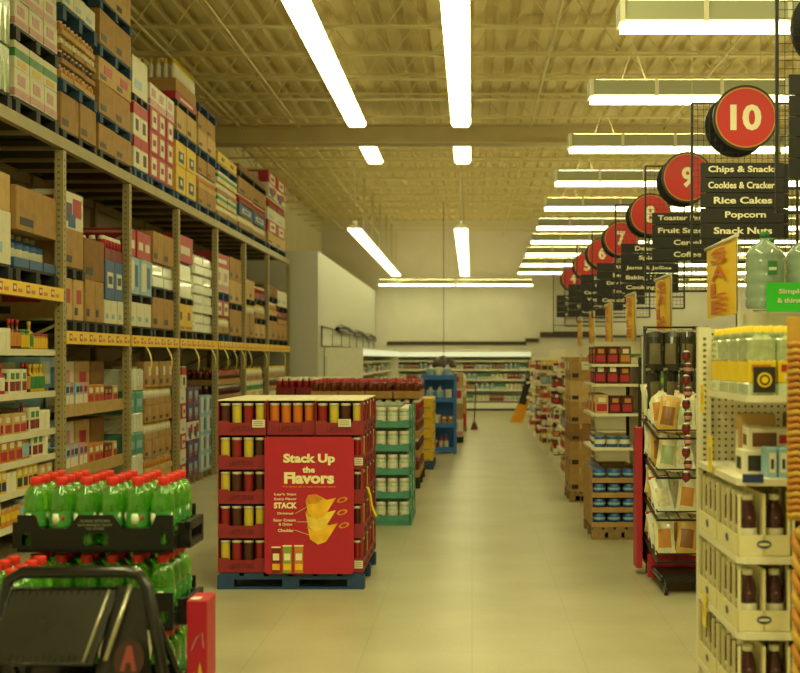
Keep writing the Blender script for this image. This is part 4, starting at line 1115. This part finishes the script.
# orange snack strips hanging at the right edge
t = thing('clip_strip', 'long orange ribbed snack strip at the right edge of the picture', 'strip', (1.205, 4.96, 1.05))
b = MB()
for k in range(26): b.tube([(0,.0,k*.026),(.03,-.012,k*.026+.008),(.06,0,k*.026-.002),(.1,-.012,k*.026+.008),(.14,0,k*.026)], .0105, orange if k % 3 else mat('snack_gold','#c79a3e',.4), 6)
b.build('ribbed_packs', t)
b = MB(); b.box(.0,.012,-.02,.14,.016,.76,mat('snack_gold','#d9a23c')); b.bar((.07,.014,.75),(.07,.275,.75),.004,steel); b.build('backing', t)
t = thing('clip_strip', 'twisted orange snack strip hanging below the ribbed strip at the right edge', 'strip', (1.235, 4.98, .42))
b = MB()
b.tube([(.02+.018*math.sin(k*.9), .012*math.cos(k*.9), k*.02) for k in range(30)], .017, orange, 6); b.tube([(.02-.018*math.sin(k*.9), -.012*math.cos(k*.9), k*.02) for k in range(30)], .017, mat('snack_gold','#d9a23c'), 6)
b.build('twisted_packs', t)

# ============================================================ GONDOLAS ALONG THE CROSS AISLES
def gondola(x0, x1, y0, y1, h, lab, levels=5):
    t = thing('shelving_run', lab, 'shelving', (x0, y0, 0)); d = y1-y0
    b = MB(); b.box(0,d/2-.02,0,x1-x0,d/2+.02,h,cream); b.build('back_panel', t)
    b = MB(); b.box(0,0,0,x1-x0,d,.12,cream); b.build('base', t)
    for k in range(1, levels):
        z = .12 + k*(h-.12)/levels
        b = MB(); b.box(0,.02,z-.02,x1-x0,d/2-.02,z,cream); b.box(0,d/2+.02,z-.02,x1-x0,d-.02,z,cream); b.build('shelf', t)
    for x in [0 + k*1.22 for k in range(int((x1-x0)/1.22)+1)]:
        b = MB(); b.box(x,d/2-.04,0,x+.04,d/2+.04,h+.01,cream); b.build('upright', t)
    return t
gondola(2.03, 5.5, 5.45, 6.35, 1.78, 'shelving run continuing to the right of the near end unit')
gondola(1.8, 6, 8.4, 9.3, 1.96, 'tall shelving run carrying the big water jugs')
NG = [(1.6, 11.85, 12.75), (1.45, 15.0, 15.9), (1.66, 17.8, 18.7), (1.7, 20.8, 21.7), (1.75, 23.9, 24.8), (1.8, 27.2, 28.1), (1.85, 30.6, 31.5)]
for k, (x, ya, yb) in enumerate(NG):
    gondola(x, x+6, ya, yb, 1.85, 'shelving run, %s one behind the water jug run' % nth(k))
    if k < 4:
        runs('top shelf, %s shelving run' % nth(k), 'x', x+.05, x+2.6, ya+.2, 1.851 if False else .12+4*(1.85-.12)/5+.001, [('greenbox',4),('orangebox',5),('whitebox',6),('redbottle',5)], end='left')
# water jugs and green sign on the tall run
jw = mat('water_jug_plastic', '#b9cdbd', .08, noise=0, trans=.55, coat=.3); jl = mat('jug_label', '#d9e2d0', .5, noise=0)
def jug():
    t = thing('water_jug', '', 'jug')
    b = MB(); pr = [(.11,0,jw),(.125,.02,jw)]
    for k in range(4): pr += [(.125,.06+k*.085,jw),(.118,.075+k*.085,jw),(.125,.09+k*.085,jw)]
    pr += [(.12,.37,jw),(.09,.41,jw),(.045,.44,jw),(.03,.45,jw),(.03,.475,jw)]
    b.lathe(pr, 20); b.build('jug_body', t)
    b = MB(); b.lathe([(.034,.472,green),(.034,.505,green),(.03,.508,green)], 12); b.build('cap', t)
    b = MB(); b.box(-.005,-.129,.22,.055,-.124,.31,green); b.box(.0,-.13,.25,.05,-.129,.27,jl); b.build('label', t)
    return t
for i, (x, y) in enumerate(((1.93,8.58), (2.2,8.58), (2.49,8.58), (2.06,9.0), (2.34,9.0))):
    spawn('jug', jug, (x, y, 1.975), 'big clear water jug, %s from the left in the %s row' % (nth(i if i < 3 else i-3), 'front' if i < 3 else 'rear'), 'jug', 'big water jugs on the tall shelving run')
t = thing('shelf_sign', 'bright green sign with white words in front of the water jugs', 'sign', (1.9, 8.39, 1.95))
gs = mat('sign_green', '#35c42e', .5, noise=0)
b = MB(); b.box(0,0,0,.5,.01,.19,gs); b.build('board', t)
b = MB(); text_front(b, 'Simple', .16, -.002, .13, .16, .04, paper, .03); text_front(b, '& thirsty', .16, -.002, .07, .18, .04, paper, .03); b.build('lettering', t)

# ------------------------------------------------ yellow banners
bany = mat('banner_yellow', '#f2c81c', .5, noise=.04, scale=2); banr = mat('banner_orange_red', '#cf6a1e', .5, noise=0)
for k, (x, ya, yb) in enumerate(((1.83,9.0,10.15), (1.79,11.75,12.7), (1.88,15.05,15.88), (1.91,17.85,18.65), (1.94,20.8,21.55), (2.0,23.9,24.6))):
    t = thing('sale_banner', 'yellow sale banner with orange letters on a white pole, %s from the front' % nth(k), 'banner', (x, ya, 1.96 if k == 0 else 1.872), 0, 'yellow sale banners above the shelving')
    d = yb-ya
    b = MB(); n = 10
    for i in range(n):
        a0, a1 = i/n, (i+1)/n
        f = lambda a: .012*math.sin(a*7)
        for e in (0, .003): b.quad([(f(a0)+e,a0*d,0), (f(a1)+e,a1*d,0), (f(a1)*.3+e,a1*d,.53), (f(a0)*.3+e,a0*d,.53)], bany)
    b.build('cloth', t)
    b = MB(); b.bar((0,-.03,.54), (0,d+.03,.54), .014, paper, 8); b.build('top_rod', t)
    b = MB(); b.bar((.03,.15,-.02 if k else .0), (.03,.15,.54), .012, paper, 8); b.build('pole', t)
    b = MB()
    for q, ch in enumerate('SALE'):
        text_front(b, ch, -.016, d*.5+(.0 if q % 2 else .02), .45-q*.125, d*.5, .1, banr, .02, face='-x')
    b.build('lettering', t)

# ------------------------------------------------ end units (open shelves) further down
def endunit(lab, x, y0, w, d, h, zs, post=cream):
    t = thing('end_shelf_unit', lab, 'shelf unit', (x, y0, 0))
    b = MB(); b.box(w-.03,0,0,w,d,h,cream); b.build('back_panel', t)
    b = MB(); b.box(.04,.02,0,w-.03,d-.02,.1,cream); b.build('plinth', t)
    for yy in (0, d-.03):
        b = MB(); b.box(w-.07,yy,0,w-.03,yy+.03,h,post); b.build('upright', t)
    for z in zs:
        b = MB(); b.prism([(0,.03),(.03,0),(w-.07,0),(w-.07,d),(.03,d),(0,d-.03)], 2, z-.025, z, cream); b.box(.0,.03,z-.05,.008,d-.03,z-.026,paper); b.build('shelf', t)
    return t
# third unit: blue packs in trays
X3, Y3 = 1.09, 11.8
stack('blue tray pile', Y3+.03, Y3+.9, X3, X3+.42, 0, 1, 1, [('pwood',.11)])
bluetray = mat('blue_pack', '#2d5fa0', .4, noise=.15)
def bt_():
    t = thing('tray_of_packs', '', 'tray')
    b = MB(); b.box(0,0,0,.42,.42,.045,card); b.box(0,0,.045,.008,.42,.13,card); b.box(.412,0,.045,.42,.42,.13,card); b.box(.01,.41,.045,.41,.42,.13,card); b.build('tray', t)
    for i in range(3):
        b = MB(); b.lathe([(.06,.046,bluetray),(.062,.07,bluetray),(.062,.09,lblue),(.06,.125,bluetray)], 10, .072+i*.138, .065); b.build('pack', t)
    for i in range(1, 3):
        b = MB(); b.lathe([(.06,.046,bluetray),(.062,.07,bluetray),(.062,.09,lblue),(.06,.125,bluetray)], 10, .072, .065+i*.135); b.build('pack', t)
    return t
for k in range(4):
    for j in range(2):
        spawn('bt', bt_, (X3, Y3+.04+j*.44, .112+k*.135), 'cardboard tray of blue packs, %s layer, %s, at the foot of the third unit' % (['bottom','second','third','top'][k], ['front','rear'][j]), 'tray', 'blue pack trays stacked under the third unit')
t = thing('end_shelf_unit', 'white end unit above the stacked blue trays', 'shelf unit', (X3, Y3, 0))
b = MB(); b.box(.45,0,0,.48,.95,1.66,cream); b.build('back_panel', t)
for z in (.84, 1.15, 1.42, 1.6):
    b = MB(); b.prism([(0,.03),(.03,0),(.448,0),(.448,.95),(.03,.95),(0,.92)], 2, z-.025, z, cream); b.build('shelf', t)
b = MB(); b.box(.42,.0,.8,.45,.02,1.66,dark); b.box(.42,.93,.8,.45,.95,1.66,dark); b.build('upright', t)
def shelfgoods(desc, x0, x1, y, z, seq, scale=1.): runs(desc, 'x', x0, x1, y, z, seq, end='left', scale=scale)
u = 'of the third end unit'
for z, s1 in ((.841,[('bluecan',3)]), (1.151,[('brownbox',1),('darkred',2)]), (1.421,[('dairydark',2),('darkred',2)]), (1.601,[('darkred',2),('dairybrown',1)])):
    lv = {.841:'lowest shelf',1.151:'second shelf',1.421:'third shelf',1.601:'top shelf'}[z]
    shelfgoods('%s front %s' % (lv, u), X3+.03, X3+.44, Y3+.1, z, s1)
    runs('%s aisle side, third unit' % lv, 'y', Y3+.2, Y3+.92, X3+.1, z, [(s1[0][0],4),(s1[-1][0],3)])
b = MB(); b.rbox(0,0,0,.13,.1,.24,MATS['print_green'],.004)
for k in range(6):
    for i in range(2):
        o = put('green_pack', b.mesh('green_pack') if (k, i) == (0,0) else CACHE['gp_'], None, (1.585+.0*i, 11.55+i*.14, .95+.0+k*.14)) if False else None
t = thing('clip_rack', 'tall rack of bright green packs behind the bag rack', 'rack', (1.6, 11.5, 0))
b = MB(); b.box(0,.2,0,.12,.22,1.72,dark); b.box(0,0,0,.12,.22,.04,dark); b.build('frame', t)
for k in range(9):
    b = MB(); b.rbox(.005,.02,.35+k*.15,.115,.19,.35+k*.15+.135,green,.01); b.box(.02,.018,.38+k*.15,.1,.02,.43+k*.15,mat('can_lime','#86a02c')); b.build('pack', t)
# fourth: cardboard stack on a pallet
stack('brown pile at the fourth unit', 14.9, 15.75, 1.12, 1.37, 0, 2, 1, [('pwood',.12),('brown',.28),('brown',.3),('deep',.2),('brown',.25),('pale',.25),('brownlabel',.27)])
# fifth and farther
U5 = [('fifth', 1.2, 17.6, .36, .9, 1.72, (.42,.7,.98,1.25,1.5)), ('sixth', 1.25, 20.7, .38, .95, 1.66, (.4,.66,.92,1.18,1.42)), ('seventh', 1.22, 23.6, .4, .95, 1.66, (.4,.66,.92,1.18,1.42)), ('eighth', 1.28, 26.9, .4, .95, 1.68, (.4,.66,.92,1.18,1.42)), ('ninth', 1.3, 30.2, .4, .95, 1.68, (.4,.75,1.1,1.42))]
POOL = ['brownbox','darkred','orangebox','amberjar','bluejar','dairybrown','yellowbox','whitebox','redbottle','dairydark']
for q, (nmu, x, y, w_, d_, h_, zs) in enumerate(U5):
    endunit('white end shelf unit, %s along the right of the aisle' % nmu, x, y, w_, d_, h_, zs)
    for k, z in enumerate((.1,)+zs):
        a = POOL[(q*3+k*2) % 10]; c = POOL[(q*3+k*2+3) % 10]
        shelfgoods('level %s front, %s end unit' % (nth(k), nmu), x+.05, x+w_-.08, y+.1, z+.001, [(a,2),(c,2)])
        runs('level %s flank, %s end unit' % (nth(k), nmu), 'y', y+.2, y+d_-.05, x+.11, z+.001, [(a,3),(c,3)])
b = MB(); b.box(0,0,0,.08,.9,1.7,cream); tag(b.build('partition', None, (1.6, 33.4, 0)), 'cream upright partition beyond the farthest unit on the right', 'partition')

# ============================================================ BAG RACK WITH RED SIDE
RX, RY0, RY1 = 1.3, 9.0, 10.12
t = thing('bag_rack', 'rolling rack with a red side and sloping shelves full of snack bags', 'rack', (RX, RY0, 0))
rr = mat('rack_red', '#b8283a', .5, noise=.05); BW = .45
b = MB(); b.box(0,1.08,.1,BW,1.11,1.12,rr); b.box(-.045,.92,.05,.0,1.11,1.12,rr); b.box(0,.62,.03,BW,.635,.2,rr); b.build('red_panel', t)
b = MB(); b.box(.02,.1,.09,BW,1.05,.11,black)
for x in (.04, BW-.03): b.bar((x,.12,.1), (x,1.0,.1), .02, black, 6); b.bar((x,1.06,.1), (x,1.06,1.9), .016, black, 6)
b.build('base_frame', t)
for x in (.05, BW-.04):
    for y in (.06, 1.0):
        b = MB(); b.tube([(x-.012,y,.035),(x+.012,y,.035)], .035, black, 10); b.bar((x,y,.04), (x,y+.04,.1), .012, black, 6); b.build('caster', t)
for k, z in enumerate((.3, .6, .9, 1.18)):
    b = MB()
    for i in range(6): b.bar((.03+i*.08,.25,z-.1), (.03+i*.08,1.07,z), .005, black)
    b.bar((.02,.25,z-.1), (BW,.25,z-.1), .01, black); b.bar((.02,.25,z-.04), (BW,.25,z-.04), .007, black); b.bar((.02,1.07,z), (.02,.25,z-.1), .01, black); b.bar((.02,1.07,z+.05), (.02,.25,z-.04), .007, black)
    b.build('wire_shelf', t)
b = MB()
for z in (1.88, 1.6): b.bar((-.0,.62,z), (BW,.62,z), .01, black); b.bar((0,.62,z), (.04,1.06,z), .008, black); b.bar((BW,.62,z), (BW-.03,1.06,z), .008, black)
b.build('hanger_bar', t)
bagw = mat('bag_pale', '#ddd5b4', .25, noise=.1, scale=20, bump=.2, coat=.3); bagb = mat('bag_dark', '#26221c', .25, noise=.2, scale=20, bump=.2, coat=.3)
def bag_m(m1, m2, m3, w=.15, h=.27, d=.06):
    def f():
        t = thing('snack_bag', '', 'bag')
        b = MB(); N = 6
        def S(u, v):   # pillow surface: u across, v up
            th_ = d*math.sin(PI*min(1,max(0,(v-.06)/.88)))**.5 * (1-abs(2*u-1)**2.4)
            return th_
        for s in (-1, 1):
            for i in range(N):
                for j in range(N):
                    P = [((a/N-.5)*w*(1-.1*math.sin(PI*c/N)), s*.5*S(a/N, c/N), c/N*h) for a, c in ((i,j),(i+1,j),(i+1,j+1),(i,j+1))]
                    if s > 0: P.reverse()
                    b.quad(P, m1 if not (1 <= j <= 3 and 1 <= i <= 4) else m2); b.sm[-1] = True
        b.build('bag_body', t)
        b = MB(); b.box(-w*.48,-.003,h*.93,w*.48,.003,h*1.0,m3); b.build('seal', t)
        return t
    return f
BAGS = [('pale bag with orange print', bag_m(bagw, orange, paper)), ('clear bag with red print', bag_m(wrapw, mat('bag_clear','#cfc7a6',.2,noise=.2,scale=30), red)), ('cream bag with green print', bag_m(bagw, mat('bag_sage','#9fb089',.3), cream)), ('tan bag with brown print', bag_m(mat('bag_tan','#c9a35c',.3), mat('bag_cocoa','#8a5a2c',.4), paper))]
for k, z in enumerate((.3, .6, .9, 1.18)):
    for j in range(4):
        for i in range(3):
            nb, fb = BAGS[(i*3+j+k) % 4]
            o = spawn('bag'+nb, fb, (RX+.085+i*.145, RY0+.31+j*.2, z-.065+.0244*j+.012), '%s, %s from the left, rank %s, %s sloping shelf' % (nb, nth(i), nth(j), ['lowest','second','third','top'][k]), 'bag', 'snack bags on the red sided rack')
            o.rotation_euler = (-.28, RD.uniform(-.15,.15), RD.uniform(-.3,.3))
DB = bag_m(bagb, mat('bag_dark_label','#6a6146',.4), silver, .13, .3, .05)
for k, z in enumerate((1.87, 1.59)):
    for i in range(4):
        o = spawn('darkbag', DB, (RX+.05+i*.115, RY0+.59, z-.31), 'dark hanging packet, %s from the left on the %s bar of the bag rack' % (nth(i), ['upper','lower'][k]), 'packet', 'dark packets hanging on the bag rack')
        o.rotation_euler = (RD.uniform(-.05,.05), RD.uniform(-.06,.06), RD.uniform(-.4,.4))
t = thing('clip_strip', 'hanging strip of pink and red round packs left of the near end unit', 'strip', (1.46, 8.86, .85))
for k in range(11):
    b = MB(); b.lathe([(.012,-.04,dred),(.026,-.025,dred),(.031,0,pink if k % 2 else dred),(.024,.025,maroon),(.01,.035,paper)], 10, .012*(k%2), 0, k*.082); b.build('pack', t)
b = MB(); b.bar((0,.03,-.05),(0,.03,.98),.006,dark); b.build('strip_backing', t)
# red and dark heap atop
for i, (x, y, m_, lb) in enumerate(((1.42,9.9,red,'red bag'), (1.56,9.9,bagb,'dark bag'), (1.68,9.9,dred,'dark red bag'))):
    b = MB(); b.lathe([(.03,0,m_),(.08,.03,m_),(.085,.07,m_),(.05,.11,m_),(.02,.13,m_)], 12)
    o = b.build('soft_bag', None, (x, RY0+.75+.02*i, 1.74)); tag(o, '%s lying on top of the bag rack' % lb, 'bag')

# ============================================================ AISLE SIGNS
sgb = mat('sign_black', '#1b1916', .45, noise=0); sgr = mat('sign_red', '#c52018', .45, noise=0); sgy = mat('sign_ring_gold', '#c98a2a', .5, noise=0); sgt = mat('sign_cream', '#efe6c6', .5, noise=0)
SG = {'11': ['Soda','Water','Juices','Mixers','Seltzer'],
 '10': ['Chips & Snacks','Cookies & Crackers','Rice Cakes','Popcorn','Snack Nuts'],
 '9': ['Toaster Pastry','Fruit Snacks','Cereal','Coffee'],
 '8': ['Desserts','Spices','Jams & Jellies','Baking Needs','Cooking Oils'],
 '7': ['Rice','Beans','Dry Pasta','Soups','Canned Fish'],
 '6': ['Sauces','Pasta','Canned Fruit','Vegetables','Olives'],
 '5': ['Paper','Foil','Bags','Cleaners','Soap'],
 '4': ['Pet Food','Charcoal','Bulbs','Candles']}
def aisle_sign(num, y, xc=2.2, zc=3.5):
    t = thing('aisle_sign', 'hanging aisle sign, red disc above a top board reading %s' % SG[num][0].replace('&', 'and'), 'aisle sign', (xc, y, zc), 0, None)
    D = .34; HW = .425; ZT_, ZB = .12, -1.16
    b = MB()
    for x in (-HW, HW): b.bar((x,.012,ZB), (x,.012,ZT_), .014, sgb)
    b.bar((-HW,.012,ZT_), (HW,.012,ZT_), .011, sgb); b.bar((-HW,.012,ZB), (HW,.012,ZB), .014, sgb); b.bar((-HW,.012,ZB+.14), (HW,.012,ZB+.14), .01, sgb)
    for x in (-.15, .15): b.bar((x,.012,0), (x,D,0), .008, sgb)
    b.build('frame', t)
    b = MB()
    for k in range(1, 18):
        x = -HW + k*2*HW/18
        b.bar((x,.012,ZB), (x,.012,ZT_), .0025, sgb)
    for k in range(1, 26):
        z = ZB + k*(ZT_-ZB)/26
        b.bar((-HW,.012,z), (HW,.012,z), .0025, sgb)
    b.build('wire_mesh', t)
    b = MB()
    for x in (-HW, HW): b.bar((x,.012,ZT_), (x,.012,5.6-zc), .003, stemm)
    b.build('hanging_rod', t)
    def disc(yy, fy, r, m, th, name, rear=False):
        b = MB(); b.prism([(r*math.cos(2*PI*i/40), r*math.sin(2*PI*i/40)) for i in range(40)], 1, yy, yy+th, m); return b
    for nm_, f in (('front_disc', 0), ('rear_disc', 1)):
        yb = -.03 if f == 0 else D
        b = disc(yb, 0, .262, sgb, .03, 'x'); dk = b.build(nm_, t)
        yf = yb-.003 if f == 0 else yb+.03
        s = -1 if f == 0 else 1
        b = disc(yf, 0, .243, sgy, .003, 'x'); r_ = b
        b.prism([(.232*math.cos(2*PI*i/40), .232*math.sin(2*PI*i/40)) for i in range(40)], 1, yf-.002 if f == 0 else yf+.003, yf if f == 0 else yf+.005, sgr)
        b.build('disc_face', dk)
        b = MB()
        text_front(b, num, 0, (yf-.004) if f == 0 else (yf+.008), 0, .25 if len(num) > 1 else .12, .21, sgt, .035, '-y' if f == 0 else '+y'); b.build('number', dk)
    names = SG[num]
    for k, s in enumerate(names):
        z = -.42 - k*.122
        b = MB(); b.box(-.36,-.02,z-.058,.31,.0,z+.058,sgb); nb = b.build('name_board', t)
        wd = min(.56, .047*len(s)); b = MB(); text_front(b, s, -.02 + (.02 if len(s) < 10 else 0), -.024, z, wd, .066 if any(c in 'pgqy' for c in s) else .055, sgt, .028); b.build('lettering', nb)
        b = MB(); b.box(-.31,.03,z-.058,.36,.05,z+.058,sgb); b.build('name_board', t)
    return t
for num, y, z in (('11',7.56,3.66), ('10',10.48,3.587), ('9',13.3,3.5), ('8',16.07,3.43), ('7',19.2,3.42), ('6',22.0,3.43), ('5',24.87,3.43), ('4',28.3,3.39)):
    aisle_sign(num, y, 2.2, z)

# ============================================================ CAMERA
cd = bpy.data.cameras.new('camera'); cam = bpy.data.objects.new('camera', cd); COL.objects.link(cam)
cam.location = (0, 0, 1.65); cam.rotation_euler = (PI/2, 0, 0)
cd.sensor_width = 36; cd.lens = 1300*36/800; cd.shift_x = -.09; cd.shift_y = .0275; cd.clip_end = 200; cd.clip_start = .05
cd.dof.use_dof = True; cd.dof.focus_distance = 9.5; cd.dof.aperture_fstop = 2.8
sc.camera = cam
sc.view_settings.view_transform = 'Standard'; sc.view_settings.look = 'None'; sc.view_settings.gamma = 1
sc.view_settings.exposure = 0.0; sc.view_settings.use_curve_mapping = False
sc.cycles.max_bounces = 10; sc.cycles.diffuse_bounces = 8; sc.cycles.use_denoising = True
sc.cycles.sample_clamp_indirect = 6
